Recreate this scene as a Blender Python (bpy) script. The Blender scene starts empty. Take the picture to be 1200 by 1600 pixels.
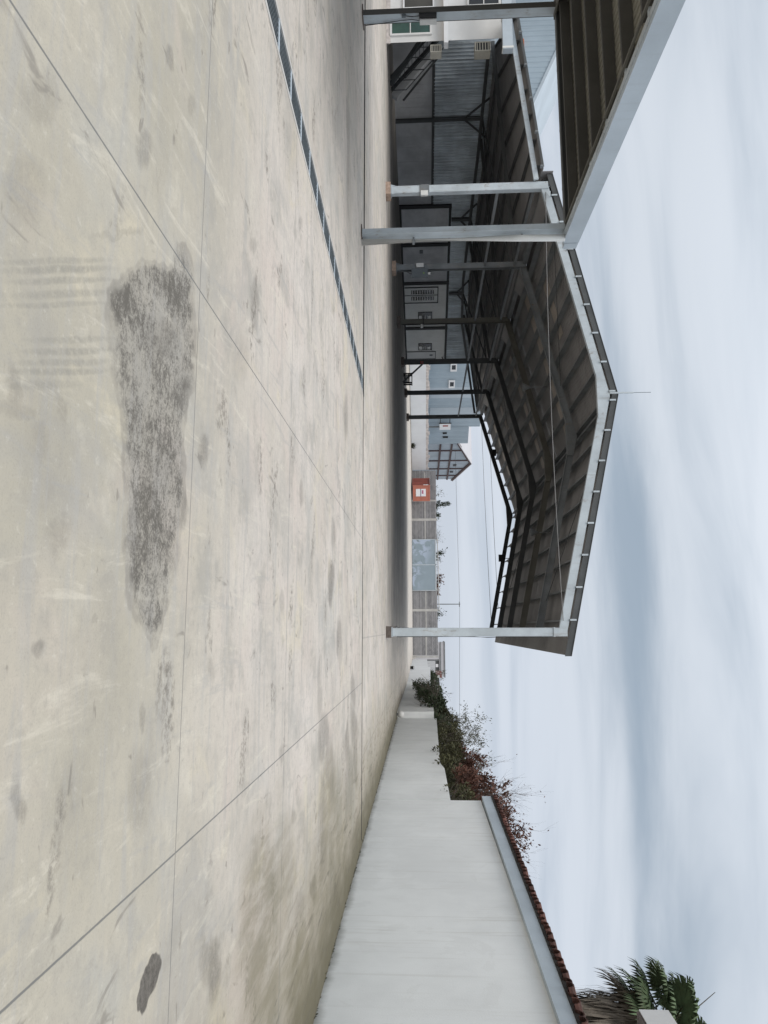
import bpy, math, random
from mathutils import Vector, Matrix
random.seed(7)
R = math.radians
scene = bpy.context.scene
COL = scene.collection
V = Vector

# ------------------------------------------------------------------ materials
def newmat(name):
    m = bpy.data.materials.new(name); m.use_nodes = True
    nt = m.node_tree
    for n in list(nt.nodes): nt.nodes.remove(n)
    out = nt.nodes.new('ShaderNodeOutputMaterial')
    b = nt.nodes.new('ShaderNodeBsdfPrincipled')
    nt.links.new(b.outputs[0], out.inputs[0])
    return m, nt, b

class NB:
    """small node-building helper"""
    def __init__(s, nt): s.nt = nt
    def n(s, t, **k):
        x = s.nt.nodes.new(t)
        for a, v in k.items(): setattr(x, a, v)
        return x
    def link(s, a, b): s.nt.links.new(a, b)
    def set(s, sock, v):
        if hasattr(v, 'is_output') or isinstance(v, bpy.types.NodeSocket): s.nt.links.new(v, sock)
        else: sock.default_value = v
    def math(s, op, a, b=0.0, c=0.0, clamp=False):
        x = s.n('ShaderNodeMath', operation=op, use_clamp=clamp)
        s.set(x.inputs[0], a); s.set(x.inputs[1], b); s.set(x.inputs[2], c)
        return x.outputs[0]
    def vmath(s, op, a, b=(0, 0, 0)):
        x = s.n('ShaderNodeVectorMath', operation=op)
        s.set(x.inputs[0], a); s.set(x.inputs[1], b)
        return x.outputs[0]
    def noise(s, vec, scale, detail=4, rough=.55, dist=0.0, col=False):
        x = s.n('ShaderNodeTexNoise')
        s.set(x.inputs['Vector'], vec); x.inputs['Scale'].default_value = scale
        x.inputs['Detail'].default_value = detail; x.inputs['Roughness'].default_value = rough
        x.inputs['Distortion'].default_value = dist
        return x.outputs['Color'] if col else x.outputs['Fac']
    def ramp(s, f, a, b, lo=0.0, hi=1.0):
        x = s.n('ShaderNodeMapRange', interpolation_type='SMOOTHSTEP')
        s.set(x.inputs[0], f); s.set(x.inputs[1], a); s.set(x.inputs[2], b); s.set(x.inputs[3], lo); s.set(x.inputs[4], hi)
        return x.outputs[0]
    def mix(s, f, a, b, mode='MIX'):
        x = s.n('ShaderNodeMix', data_type='RGBA', blend_type=mode)
        s.set(x.inputs[0], f)
        for i, v in ((6, a), (7, b)):
            if isinstance(v, (tuple, list)): v = tuple(v) + ((1,) if len(v) == 3 else ())
            s.set(x.inputs[i], v)
        return x.outputs[2]
    def pos(s): return s.n('ShaderNodeNewGeometry').outputs['Position']
    def scale(s, v, xyz):
        return s.vmath('MULTIPLY', v, xyz)
    def sep(s, v):
        x = s.n('ShaderNodeSeparateXYZ'); s.set(x.inputs[0], v); return x.outputs
    def bump(s, h, strength, dist, bsdf):
        x = s.n('ShaderNodeBump'); s.set(x.inputs['Height'], h)
        x.inputs['Strength'].default_value = strength; x.inputs['Distance'].default_value = dist
        s.nt.links.new(x.outputs[0], bsdf.inputs['Normal'])

def painted(name, c, rough=.6, var=.18, scale=1.2, streak=0.0, streak_col=(.12, .09, .06), metallic=0.0, bump=0.0, fine=20, spec=.35, rust=0.0, splash=0.0):
    """paint / render / sheet with uneven tone, fine grain and optional run-down dirt streaks"""
    m, nt, b = newmat(name); B = NB(nt); p = B.pos()
    n1 = B.noise(p, scale, 5, .6); n2 = B.noise(p, fine, 3, .6)
    lo = tuple(x * (1 - var) for x in c); hi = tuple(min(1, x * (1 + var * .6)) for x in c)
    col = B.mix(B.ramp(n1, .3, .7), lo, hi)
    col = B.mix(B.math('MULTIPLY', B.ramp(n2, .55, .8), .25), col, tuple(x * .7 for x in c))
    if streak:
        s = B.noise(B.scale(p, (3.5, 3.5, .22)), 1.6, 5, .65)
        s2 = B.noise(p, .7, 2)
        f = B.math('MULTIPLY', B.math('MULTIPLY', B.ramp(s, .52, .75), B.ramp(s2, .35, .65)), streak)
        col = B.mix(f, col, streak_col)
    if rust:
        r1 = B.noise(B.scale(p, (1, 1, .45)), 5.5, 5, .7); r2 = B.noise(p, .8, 2)
        col = B.mix(B.math('MULTIPLY', B.math('MULTIPLY', B.ramp(r1, .60, .68), B.ramp(r2, .42, .6)), rust), col, (.13, .065, .035))
        col = B.mix(B.math('MULTIPLY', B.math('MULTIPLY', B.ramp(r1, .48, .62), B.ramp(r2, .45, .62)), rust * .35), col, (.3, .25, .19))
    if splash:
        z = B.sep(p)[2]; w1 = B.noise(B.scale(p, (1, 1, .35)), 2.2, 6, .7)
        f1 = B.ramp(B.math('SUBTRACT', z, B.math('MULTIPLY', w1, .26)), .04, -.16)
        col = B.mix(B.math('MULTIPLY', f1, splash), col, (.12, .115, .085))
        f2 = B.ramp(B.math('SUBTRACT', z, B.math('MULTIPLY', w1, 1.2)), .1, -.7)
        col = B.mix(B.math('MULTIPLY', f2, splash * .06), col, (.36, .33, .26))
        w2 = B.noise(p, .9, 5, .6, 1.2); pt = B.ramp(w2, .58, .6)
        col = B.mix(B.math('MULTIPLY', pt, .12), col, (.60, .60, .58))
        w3 = B.noise(B.scale(p, (1, 6.0, .10)), 1.1, 4, .6)
        col = B.mix(B.math('MULTIPLY', B.ramp(w3, .60, .72), .22), col, (.5, .49, .45))
    B.link(col, b.inputs['Base Color'])
    b.inputs['Roughness'].default_value = rough; b.inputs['Metallic'].default_value = metallic
    b.inputs['Specular IOR Level'].default_value = spec
    if bump: B.bump(B.math('ADD', n2, n1), bump, .01, b)
    return m

M = {}
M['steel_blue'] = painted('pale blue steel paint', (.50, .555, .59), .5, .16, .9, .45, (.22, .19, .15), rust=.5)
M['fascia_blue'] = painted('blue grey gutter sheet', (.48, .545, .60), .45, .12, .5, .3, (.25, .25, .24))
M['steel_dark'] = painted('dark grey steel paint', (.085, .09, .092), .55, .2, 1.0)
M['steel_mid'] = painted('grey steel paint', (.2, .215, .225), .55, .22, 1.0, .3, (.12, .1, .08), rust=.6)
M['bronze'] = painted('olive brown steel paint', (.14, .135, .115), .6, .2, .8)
M['bronze_dark'] = painted('dark brown purlin paint and post shade', (.075, .073, .066), .6, .2, .8)
M['white_pipe'] = painted('white plastic pipe', (.72, .73, .71), .4, .1, .7, .25, (.4, .38, .33))
M['white_wall'] = painted('white painted render', (.80, .815, .81), .85, .08, .45, .45, (.48, .46, .41), bump=.3, fine=35, splash=.6)
M['white_wall_far'] = painted('white painted render clean', (.72, .735, .75), .85, .06, .3, .2, (.5, .48, .44))
M['office_wall'] = painted('off white office panel', (.80, .80, .77), .8, .1, .6, .25, (.3, .27, .22))
M['house_white'] = painted('cream house render', (.68, .68, .67), .8, .08, .6, .2, (.42, .38, .3))
M['trim_white'] = painted('white trim paint', (.74, .75, .76), .6, .06)
M['concrete_wall'] = painted('grey concrete panel', (.60, .605, .615), .9, .2, .6, .4, (.16, .15, .14), bump=.2)
M['zinc'] = painted('old zinc sheet', (.60, .655, .69), .42, .25, .6, .7, (.15, .13, .12), metallic=.25)
M['sheet_blue'] = painted('blue grey cladding sheet', (.33, .40, .455), .5, .1, .25, .3, (.2, .22, .24))
M['sheet_blue_pale'] = painted('pale blue cladding sheet', (.42, .48, .53), .5, .1, .25, .2, (.3, .3, .32))
M['house_panel'] = painted('grey blue house panel', (.35, .40, .45), .7, .12, .5, .2)
M['brown_beam'] = painted('maroon brown timber', (.075, .045, .045), .7, .2, 1)
M['pale_roof'] = painted('pale grey roof sheet', (.50, .49, .51), .6, .06, .3)
M['tile'] = painted('terracotta roof tile', (.095, .043, .034), .85, .6, 2.5, .4, (.05, .04, .035), fine=9)
M['timber'] = painted('near black eave strip', (.03, .027, .025), .8, .2)
M['peach'] = painted('peach painted concrete', (.44, .32, .25), .85, .3, 5, bump=.2)
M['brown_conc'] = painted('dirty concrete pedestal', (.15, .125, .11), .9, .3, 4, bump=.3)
M['glass_green'] = painted('green tinted glass', (.02, .065, .052), .12, .3, 1.5, spec=.6)
M['glass_dark'] = painted('dark glass', (.02, .022, .024), .08, .2, 1.5, spec=.6)
M['black'] = painted('black painted metal', (.018, .018, .019), .5, .2)
M['box_grey'] = painted('grey enamel box', (.13, .15, .165), .45, .12, 3)
M['lamp_white'] = painted('white lamp cover', (.7, .7, .68), .3, .08, 3)
M['lamp_green'] = painted('green indicator', (.2, .34, .08), .4, .1)
M['red_spot'] = painted('red marker paint', (.3, .06, .05), .5, .1)
M['cont_side'] = painted('rust red container side', (.235, .062, .048), .6, .2, .8, .4, (.1, .04, .03))
M['cont_end'] = painted('faded red container end', (.42, .15, .105), .6, .14, .8, .3, (.2, .08, .06))
M['sign_white'] = painted('white sign vinyl', (.74, .73, .75), .5, .05)
M['sign_navy'] = painted('navy sign bar', (.06, .06, .13), .5, .05)
M['sign_pink'] = painted('pink sign print', (.42, .12, .2), .5, .05)
M['orange'] = painted('orange tank', (.55, .16, .06), .5, .1)
M['ac'] = painted('beige air conditioner case', (.46, .44, .38), .5, .12, 3)
M['bark'] = painted('grey bark', (.09, .075, .06), .9, .3, 6, bump=.4)
M['twig'] = painted('bare grey twig', (.10, .085, .07), .9, .3, 6)
M['cable'] = painted('cable sheath', (.05, .05, .052), .6, .1)
M['cable_pale'] = painted('galvanised wire', (.2, .2, .2), .5, .1, 2, metallic=.2)
M['brick'] = painted('red brick', (.21, .10, .085), .9, .3, 5)
M['adobe'] = painted('broken plaster coping', (.60, .55, .52), .9, .25, 2.5, .3, (.3, .16, .1), bump=.4)
M['galv'] = painted('galvanised grating', (.15, .175, .19), .5, .2, 3, .0, metallic=.4)
M['wall_base'] = painted('weathered footing', (.38, .36, .33), .9, .25, 1.5, bump=.3)

def leafmat(name, c, var=.45, scale=3.0, trans=.25):
    m, nt, b = newmat(name); B = NB(nt); p = B.pos()
    n1 = B.noise(p, scale, 3); n2 = B.noise(p, scale * 9, 2)
    col = B.mix(B.ramp(n1, .3, .7), tuple(x * (1 - var) for x in c), tuple(x * (1 + var) for x in c))
    col = B.mix(B.math('MULTIPLY', B.ramp(n2, .4, .7), .4), col, (c[1] * .9, c[1] * .8, c[2] * .8))
    B.link(col, b.inputs['Base Color'])
    b.inputs['Roughness'].default_value = .6
    b.inputs['Specular IOR Level'].default_value = .25
    return m
M['leaf_green'] = leafmat('green leaf', (.055, .075, .03))
M['leaf_dark'] = leafmat('dark green leaf', (.03, .045, .022))
M['leaf_olive'] = leafmat('olive vine leaf', (.062, .062, .03), .6, 2.0)
M['leaf_red'] = leafmat('dry red brown leaf', (.12, .055, .04))
M['leaf_grey'] = leafmat('grey green leaf', (.11, .115, .085))
M['leaf_palm'] = leafmat('palm leaf', (.085, .125, .065), .4, 2)
M['leaf_dead'] = leafmat('dead palm leaf', (.17, .14, .11), .4, 2)
M['weed'] = leafmat('weed and moss', (.045, .05, .03))

def ribmat(name, c, axis, period, depth=.5, rough=.55, var=.15, lines=.25, metallic=0.0):
    """ribbed sheet: ribs across `axis` (0=x,1=y) as bump plus thin seam tone"""
    m, nt, b = newmat(name); B = NB(nt); p = B.pos()
    x = B.sep(p)[axis]
    ph = B.math('FRACT', B.math('DIVIDE', x, period))
    tri = B.math('ABSOLUTE', B.math('SUBTRACT', ph, .5))
    rib = B.ramp(tri, .36, .46)
    n1 = B.noise(p, .5, 4); n2 = B.noise(B.scale(p, (.3, .3, 1)), 3, 4)
    col = B.mix(B.ramp(n1, .3, .7), tuple(v * (1 - var) for v in c), tuple(v * (1 + var) for v in c))
    cell = B.math('FLOOR', B.math('DIVIDE', x, period * 4))
    wn = B.n('ShaderNodeTexWhiteNoise', noise_dimensions='1D'); B.set(wn.inputs['W'], cell)
    col = B.mix(B.math('MULTIPLY', wn.outputs['Value'], lines), col, tuple(v * .6 for v in c))
    B.link(col, b.inputs['Base Color'])
    b.inputs['Roughness'].default_value = rough; b.inputs['Metallic'].default_value = metallic
    B.bump(rib, depth, period * .18, b)
    return m
M['roof_under'] = ribmat('brown grey roof sheet', (.265, .258, .256), 1, .28, .15)
M['roof_clear'] = ribmat('aged translucent roof sheet', (.46, .41, .36), 1, .28, .15)
M['deck'] = ribmat('olive deck sheet', (.33, .315, .26), 0, .19, .15)

# block masonry (far wall): courses and joints follow the wall
def blockmat():
    m, nt, b = newmat('grey concrete block masonry'); B = NB(nt); p = B.pos()
    br = B.n('ShaderNodeTexBrick'); s = B.sep(p)
    cb = B.n('ShaderNodeCombineXYZ'); B.link(s[0], cb.inputs[0]); B.link(s[2], cb.inputs[1])
    B.link(cb.outputs[0], br.inputs['Vector'])
    br.inputs['Scale'].default_value = 1; br.inputs['Brick Width'].default_value = .4; br.inputs['Row Height'].default_value = .2
    br.inputs['Mortar Size'].default_value = .016
    br.inputs['Color1'].default_value = (.19, .19, .2, 1); br.inputs['Color2'].default_value = (.27, .265, .27, 1); br.inputs['Mortar'].default_value = (.1, .1, .1, 1)
    rows = B.noise(B.scale(p, (.05, .05, 4.0)), 1.2, 3)
    n = B.noise(p, 1.1, 5)
    col = B.mix(B.math('MULTIPLY', B.ramp(rows, .45, .62), .5), br.outputs['Color'], (.36, .355, .36))
    col = B.mix(B.math('MULTIPLY', B.ramp(n, .5, .75), .6), col, (.13, .13, .135))
    B.link(col, b.inputs['Base Color']); b.inputs['Roughness'].default_value = .95
    B.bump(n, .3, .02, b)
    return m
M['block'] = blockmat()
M['post_conc'] = painted('pale concrete post', (.46, .45, .43), .9, .15, 1.5)

def gatemat():
    m, nt, b = newmat('blue grey gate with peeling patches'); B = NB(nt); p = B.pos()
    w = B.noise(p, .55, 5, .6, .8); s = B.sep(p)
    low = B.ramp(B.math('ADD', B.math('MULTIPLY', s[2], .16), B.math('MULTIPLY', B.math('ADD', s[0], 10), .055)), .15, .55, 1, .0)
    f = B.math('MULTIPLY', B.ramp(w, .46, .56), low)
    col = B.mix(B.noise(p, .4, 3), (.22, .28, .32), (.29, .35, .40))
    col = B.mix(f, col, (.40, .47, .58))
    f2 = B.math('MULTIPLY', B.ramp(B.noise(p, 1.3, 5, .7, .5), .56, .62), low)
    col = B.mix(B.math('MULTIPLY', f2, .7), col, (.17, .21, .22))
    B.link(col, b.inputs['Base Color']); b.inputs['Roughness'].default_value = .6
    return m
M['gate'] = gatemat()

# concrete yard with joints, stains, tyre marks and grime beside the wall
STAINS = [  # ellipses back-projected from image pixels, axes along and across the sight line
(-2.39,4.44,5.388,2.841,-0.579,4.239,0.70,0),
(-2.02,4.07,5.047,2.455,-0.224,1.610,1.00,0),
(-1.80,4.10,3.261,1.406,-0.217,1.556,1.00,0),
(-1.54,4.18,3.494,1.265,-0.231,1.664,0.95,0),
(-1.29,4.15,3.556,1.081,-0.311,2.231,0.85,0),
(-1.01,4.19,3.359,0.797,-0.297,2.131,0.95,0),
(-0.74,4.22,3.931,0.677,-0.299,2.145,0.85,0),
(-0.49,4.22,4.336,0.490,-0.304,2.179,0.80,0),
(-0.23,4.19,4.827,0.264,-0.429,3.074,0.65,0),
(-0.03,4.24,6.634,0.042,-0.967,6.935,0.50,0),
(-1.80,4.19,7.871,3.315,-0.436,3.149,0.55,1),
(-1.57,4.58,8.866,2.994,-0.740,5.421,0.50,1),
(-3.68,4.03,10.120,9.047,-1.641,11.911,0.55,1),
(-2.79,3.69,8.075,5.972,-1.112,7.928,0.45,1),
(-3.11,6.52,3.336,1.572,-0.652,5.228,0.45,1),
(-1.28,5.09,7.895,1.949,-0.940,7.024,0.60,1),
(-0.78,4.70,7.586,1.237,-1.715,12.584,0.50,1),
(-0.88,12.81,2.642,0.180,-0.196,2.148,0.80,1),
(1.72,11.98,3.127,-0.446,-0.158,1.625,0.60,1),
(1.07,11.52,2.553,-0.236,-0.344,3.459,0.40,1),
(2.27,17.40,1.965,-0.256,-0.069,1.023,0.70,1),
(2.37,15.63,2.564,-0.387,-0.118,1.527,0.60,1),
(0.11,2.97,25.385,-0.937,-3.211,21.903,0.50,1),
(0.65,2.91,9.809,-2.124,-2.660,18.053,0.50,1),
(0.50,4.15,14.099,-1.658,-2.948,21.007,0.45,1),
(0.90,4.15,4.168,-0.885,-0.848,6.028,0.30,1),
(1.97,4.55,13.028,-5.540,-1.499,10.761,0.95,2),
(2.01,4.47,12.212,-5.404,-1.278,9.146,0.95,2),
(2.07,4.39,13.655,-6.308,-1.635,11.663,0.95,2),
(2.56,5.85,4.488,-1.935,-0.710,5.363,0.75,1),
(2.40,5.58,6.164,-2.612,-1.233,9.221,0.45,1),
(3.71,10.98,6.456,-2.167,-0.423,4.065,0.80,1),
(3.12,7.77,0.898,-0.357,-0.115,0.938,0.75,3),
(2.65,8.62,1.339,-0.407,-0.154,1.318,0.50,3),
(3.54,13.71,0.845,-0.217,-0.043,0.475,0.55,3),
(4.79,10.23,1.214,-0.565,-0.073,0.665,0.85,3),
(4.34,12.01,1.209,-0.434,-0.069,0.694,0.60,3),
(2.38,12.88,1.891,-0.348,-0.117,1.265,0.45,1),
(2.83,12.06,1.704,-0.396,-0.255,2.620,0.40,1),
(3.27,16.27,1.255,-0.251,-0.076,1.021,0.50,1),
(-2.10,3.48,38.533,22.720,-0.430,3.024,0.25,1),
(-2.98,3.98,3.759,2.759,-1.238,8.930,0.12,1),
(0.85,3.43,2.966,-0.714,-0.577,3.984,0.15,1),
(0.24,3.56,2.169,-0.145,-0.405,2.820,0.12,1),
(-0.77,2.91,2.962,0.759,-0.551,3.767,0.13,1),
(-0.40,3.06,11.707,1.482,-1.435,9.845,0.30,1),
(-2.40,6.04,4.151,1.625,-0.397,3.104,0.20,1),
(-6.32,8.16,1.225,0.939,-0.249,2.189,0.18,1),
(-9.63,15.29,0.616,0.386,-0.099,1.334,0.30,1),
(-10.61,12.31,0.603,0.516,-0.055,0.611,0.25,1),
(-10.98,14.88,0.765,0.562,-0.173,2.289,0.50,1),
(-1.64,2.93,54.973,29.954,-0.283,1.942,0.45,4),
(-1.61,2.95,46.832,24.746,-0.295,2.026,0.60,4),
(-1.57,2.98,54.310,27.750,-0.309,2.120,0.55,4),
(-1.51,2.99,46.694,23.002,-0.309,2.121,0.45,4),
(-1.43,2.93,67.343,31.876,-0.289,1.980,0.40,4),
(-1.33,3.09,53.690,22.399,-0.335,2.308,0.40,4),
(-1.27,3.08,54.320,21.854,-0.318,2.190,0.50,4),
(-1.21,3.06,54.971,21.194,-0.324,2.231,0.45,4),
(-1.16,3.04,55.606,20.619,-0.309,2.125,0.50,4),
(-1.03,2.84,44.453,15.658,-0.405,2.760,0.35,4),
(-0.87,2.69,26.859,8.420,-0.794,5.385,0.30,1),
(-0.78,2.84,9.023,2.398,-1.437,9.799,0.30,1),
(-0.92,2.61,9.579,3.281,-2.791,18.881,0.30,1),
(-1.77,2.60,5.824,3.835,-1.020,6.930,0.25,1),
(-2.23,2.63,8.233,6.772,-0.949,6.471,0.30,1),
(-1.89,9.37,5.180,1.036,-0.529,4.818,0.50,1),
(-1.76,12.92,2.820,0.382,-0.234,2.597,0.50,1),
(-4.57,14.95,1.734,0.527,-0.194,2.494,0.50,1),
(0.22,14.12,2.032,-0.031,-0.191,2.259,0.55,1),
(1.45,17.15,2.285,-0.192,-0.106,1.560,0.60,1),
(-0.31,8.21,6.220,0.231,-0.765,6.536,0.35,1),
(1.42,8.41,8.933,-1.496,-0.773,6.599,0.40,1),
(-3.70,6.36,10.645,6.109,-0.934,7.468,0.35,1),
(-3.66,4.49,10.902,8.724,-1.337,9.885,0.30,1),
(-5.48,8.97,7.501,4.541,-0.691,6.301,0.40,1),
(3.53,12.14,2.591,-0.748,-0.213,2.191,0.60,1),
(3.61,9.98,4.298,-1.542,-0.311,2.837,0.50,1),
(2.27,9.34,7.337,-1.766,-0.492,4.375,0.40,1),
(0.32,5.50,13.116,-0.766,-1.576,11.877,0.30,1),
(-0.07,3.48,26.681,0.521,-3.402,23.689,0.35,1),
(-0.98,3.03,13.913,4.362,-2.480,17.059,0.30,1),
(3.13,17.76,1.707,-0.300,-0.097,1.487,0.60,1),
(4.45,13.49,1.577,-0.517,-0.162,1.791,0.50,1),

]
def groundmat():
    m, nt, b = newmat('worn yard concrete'); B = NB(nt); p = B.pos(); s = B.sep(p)
    wv = B.noise(p, 2.6, 3, .65, col=True)
    warp = B.vmath('ADD', p, B.scale(B.vmath('SUBTRACT', wv, (.5, .5, .5)), (.22, .30, 0)))
    # for far stains the warp must grow: second, coarser warp
    wv2 = B.noise(p, .7, 2, .6, col=True)
    warp2 = B.vmath('ADD', p, B.scale(B.vmath('SUBTRACT', wv2, (.5, .5, .5)), (1.1, 1.1, 0)))
    big = B.noise(p, .28, 4, .6); mid = B.noise(p, 1.3, 6, .68); fine = B.noise(p, 14, 4, .72); grit = B.noise(p, 90, 2, .7)
    # yellower concrete near, pinkish beyond; near-to-far brightening is light painted into the colour
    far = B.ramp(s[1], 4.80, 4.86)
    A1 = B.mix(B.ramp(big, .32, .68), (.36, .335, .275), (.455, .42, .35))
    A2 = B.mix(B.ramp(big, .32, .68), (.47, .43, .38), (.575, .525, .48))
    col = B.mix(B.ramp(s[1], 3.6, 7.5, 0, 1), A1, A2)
    pk = B.noise(p, .45, 4, .6, .6)
    col = B.mix(B.math('MULTIPLY', B.ramp(pk, .5, .66), .5), col, (.52, .445, .395))
    col = B.mix(B.math('MULTIPLY', B.ramp(pk, .46, .3), .5), col, (.385, .39, .375))
    blot = B.noise(p, .62, 5, .66, .9)
    col = B.mix(B.math('MULTIPLY', B.ramp(blot, .50, .66), .45), col, (.33, .32, .30))
    col = B.mix(B.math('MULTIPLY', B.ramp(blot, .44, .30), .55), col, (.56, .50, .375))
    col = B.mix(B.math('MULTIPLY', B.ramp(mid, .50, .66), .6), col, (.32, .305, .275))
    col = B.mix(B.math('MULTIPLY', B.ramp(mid, .28, .45, 1, 0), .5), col, (.57, .535, .455))
    # trowel streaks and wheel wash, brushed both ways
    st = B.noise(B.scale(p, (.30, 3.4, 1)), 1.6, 5, .72, .7)
    col = B.mix(B.math('MULTIPLY', B.ramp(st, .50, .66), .55), col, (.36, .35, .33))
    st2 = B.noise(B.scale(p, (2.4, .5, 1)), 1.9, 5, .72, 1.1)
    col = B.mix(B.math('MULTIPLY', B.ramp(st2, .54, .7), .45), col, (.60, .56, .475))
    st4 = B.noise(B.scale(p, (3.0, .42, 1)), 1.3, 5, .7, 1.4)
    col = B.mix(B.math('MULTIPLY', B.ramp(st4, .57, .7), .42), col, (.33, .325, .315))
    col = B.mix(B.math('MULTIPLY', B.ramp(fine, .48, .72), .4), col, (.315, .295, .26))
    col = B.mix(B.math('MULTIPLY', B.ramp(fine, .28, .42, 1, 0), .3), col, (.62, .59, .52))
    col = B.mix(B.math('MULTIPLY', B.ramp(grit, .48, .75), .3), col, (.24, .225, .2))
    # scattered dark drips over the whole yard
    dr = B.noise(B.scale(p, (.8, 1.6, 1)), 1.1, 3, .5, .4)
    fdr = B.math('MULTIPLY', B.ramp(dr, .60, .68), B.ramp(fine, .4, .65))
    col = B.mix(B.math('MULTIPLY', fdr, .75), col, (.16, .145, .125))
    dr3 = B.noise(B.scale(p, (2.2, 1.0, 1)), 1.7, 4, .6, .8)
    col = B.mix(B.math('MULTIPLY', B.ramp(dr3, .63, .72), .6), col, (.19, .175, .155))
    dr4 = B.noise(B.scale(p, (1.0, 2.2, 1)), 3.6, 3, .6, .5)
    col = B.mix(B.math('MULTIPLY', B.ramp(dr4, .67, .73), .55), col, (.18, .165, .145))
    # stains
    px, py = B.sep(warp)[0], B.sep(warp)[1]
    qx, qy = B.sep(warp2)[0], B.sep(warp2)[1]
    wt = B.vmath('ADD', p, B.scale(B.vmath('SUBTRACT', wv2, (.5, .5, .5)), (.1, .0, 0))); tx, ty = B.sep(wt)[0], B.sep(wt)[1]
    acc = {0: None, 1: None, 2: None, 3: None, 4: None}
    for cx, cy, a, bb, c, d, st_, t in STAINS:
        X, Y = (px, py) if cy < 9 and t not in (3,) else (qx, qy)
        if t == 4: X, Y = tx, ty
        dx = B.math('SUBTRACT', X, cx); dy = B.math('SUBTRACT', Y, cy)
        e1 = B.math('MULTIPLY_ADD', dx, a, B.math('MULTIPLY', dy, bb))
        e2 = B.math('MULTIPLY_ADD', dx, c, B.math('MULTIPLY', dy, d))
        rr = B.math('MULTIPLY_ADD', e1, e1, B.math('MULTIPLY', e2, e2))
        lo, hi = {0: (1.9, .15), 1: (1.6, .15), 2: (2.0, .2), 3: (1.7, .1), 4: (1.6, .0)}[t]
        f = B.ramp(rr, hi, lo, st_ * (.8 if t in (0, 2) else 1), 0)
        acc[t] = f if acc[t] is None else B.math('ADD' if t in (0, 2) else 'MAXIMUM', acc[t], f)
    rim0 = acc[0]
    edge = B.math('MULTIPLY', B.math('SUBTRACT', B.noise(p, 5, 3, .6), .5), .35)
    acc[0] = B.ramp(B.math('ADD', acc[0], edge), .16, .80)
    acc[2] = B.ramp(B.math('ADD', acc[2], edge), .30, .58)
    rim = B.math('MULTIPLY', B.ramp(rim0, .14, .24), B.ramp(rim0, .46, .30))
    mott = B.noise(B.scale(p, (1, 1.35, 1)), 13, 6, .8, .3); mot2 = B.noise(p, 55, 3, .75); mot3 = B.noise(p, 2.4, 4, .6)
    mm = B.math('ADD', B.math('MULTIPLY', mott, .6), B.math('MULTIPLY', mot2, .4))
    f0 = B.math('MULTIPLY', acc[0], B.math('MULTIPLY_ADD', B.ramp(B.math('ADD', mm, B.math('MULTIPLY', B.math('SUBTRACT', mot3, .5), .5)), .41, .60), .78, .20))
    col = B.mix(B.math('MULTIPLY', acc[0], .35), col, (.31, .30, .285))
    col = B.mix(B.math('MULTIPLY', rim, B.ramp(mot3, .4, .6, .08, .4)), col, (.2, .185, .165))
    col = B.mix(f0, col, (.115, .106, .092))
    col = B.mix(B.math('MULTIPLY', acc[1], B.ramp(mm, .3, .62, .3, .95)), col, (.135, .125, .11))
    col = B.mix(B.math('MULTIPLY', acc[2], .93), col, B.mix(B.ramp(mm, .35, .65), (.045, .04, .037), (.15, .138, .125)))
    st3 = B.noise(B.scale(p, (2.0, .35, 1)), 2.2, 5, .7, .4)
    col = B.mix(B.math('MULTIPLY', acc[3], B.ramp(st3, .3, .62, .3, 1)), col, (.19, .172, .125))
    trd = B.noise(p, 24, 4, .7)
    col = B.mix(B.math('MULTIPLY', acc[4], B.ramp(trd, .3, .6, .2, .85)), col, (.2, .195, .175))
    # grime and moss along the right-hand wall
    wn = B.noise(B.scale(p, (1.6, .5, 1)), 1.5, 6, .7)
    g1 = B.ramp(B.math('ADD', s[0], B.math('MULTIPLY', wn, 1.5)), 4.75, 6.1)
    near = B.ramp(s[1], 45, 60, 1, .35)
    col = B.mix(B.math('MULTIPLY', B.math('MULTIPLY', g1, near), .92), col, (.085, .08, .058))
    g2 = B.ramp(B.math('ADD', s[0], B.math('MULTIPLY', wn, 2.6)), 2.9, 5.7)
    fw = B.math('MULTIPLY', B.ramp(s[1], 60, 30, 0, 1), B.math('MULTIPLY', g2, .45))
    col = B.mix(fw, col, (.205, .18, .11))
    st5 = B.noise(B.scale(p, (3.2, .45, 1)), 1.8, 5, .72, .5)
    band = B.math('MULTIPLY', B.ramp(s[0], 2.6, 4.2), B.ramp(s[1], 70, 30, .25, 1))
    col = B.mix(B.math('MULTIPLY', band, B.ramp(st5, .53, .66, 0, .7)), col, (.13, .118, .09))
    # streaky darker tone across the shed floor
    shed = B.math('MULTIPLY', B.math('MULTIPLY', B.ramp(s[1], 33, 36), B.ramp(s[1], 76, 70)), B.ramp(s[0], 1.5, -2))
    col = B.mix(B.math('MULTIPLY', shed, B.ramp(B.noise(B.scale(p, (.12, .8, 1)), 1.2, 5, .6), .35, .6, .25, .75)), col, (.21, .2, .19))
    # saw-cut joints
    def joint(ax, at, w, lo=None, hi=None):
        d = B.math('ABSOLUTE', B.math('SUBTRACT', s[ax], at))
        d = B.math('ADD', d, B.math('MULTIPLY', B.math('SUBTRACT', fine, .5), w * .9))
        f = B.ramp(d, w * .35, w)
        f = B.math('SUBTRACT', 1.0, f)
        if lo is not None: f = B.math('MULTIPLY', f, B.math('GREATER_THAN', s[1 - ax], lo))
        if hi is not None: f = B.math('MULTIPLY', f, B.math('LESS_THAN', s[1 - ax], hi))
        return f
    js = joint(0, -2.45, .0095, None, 19.6)
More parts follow.
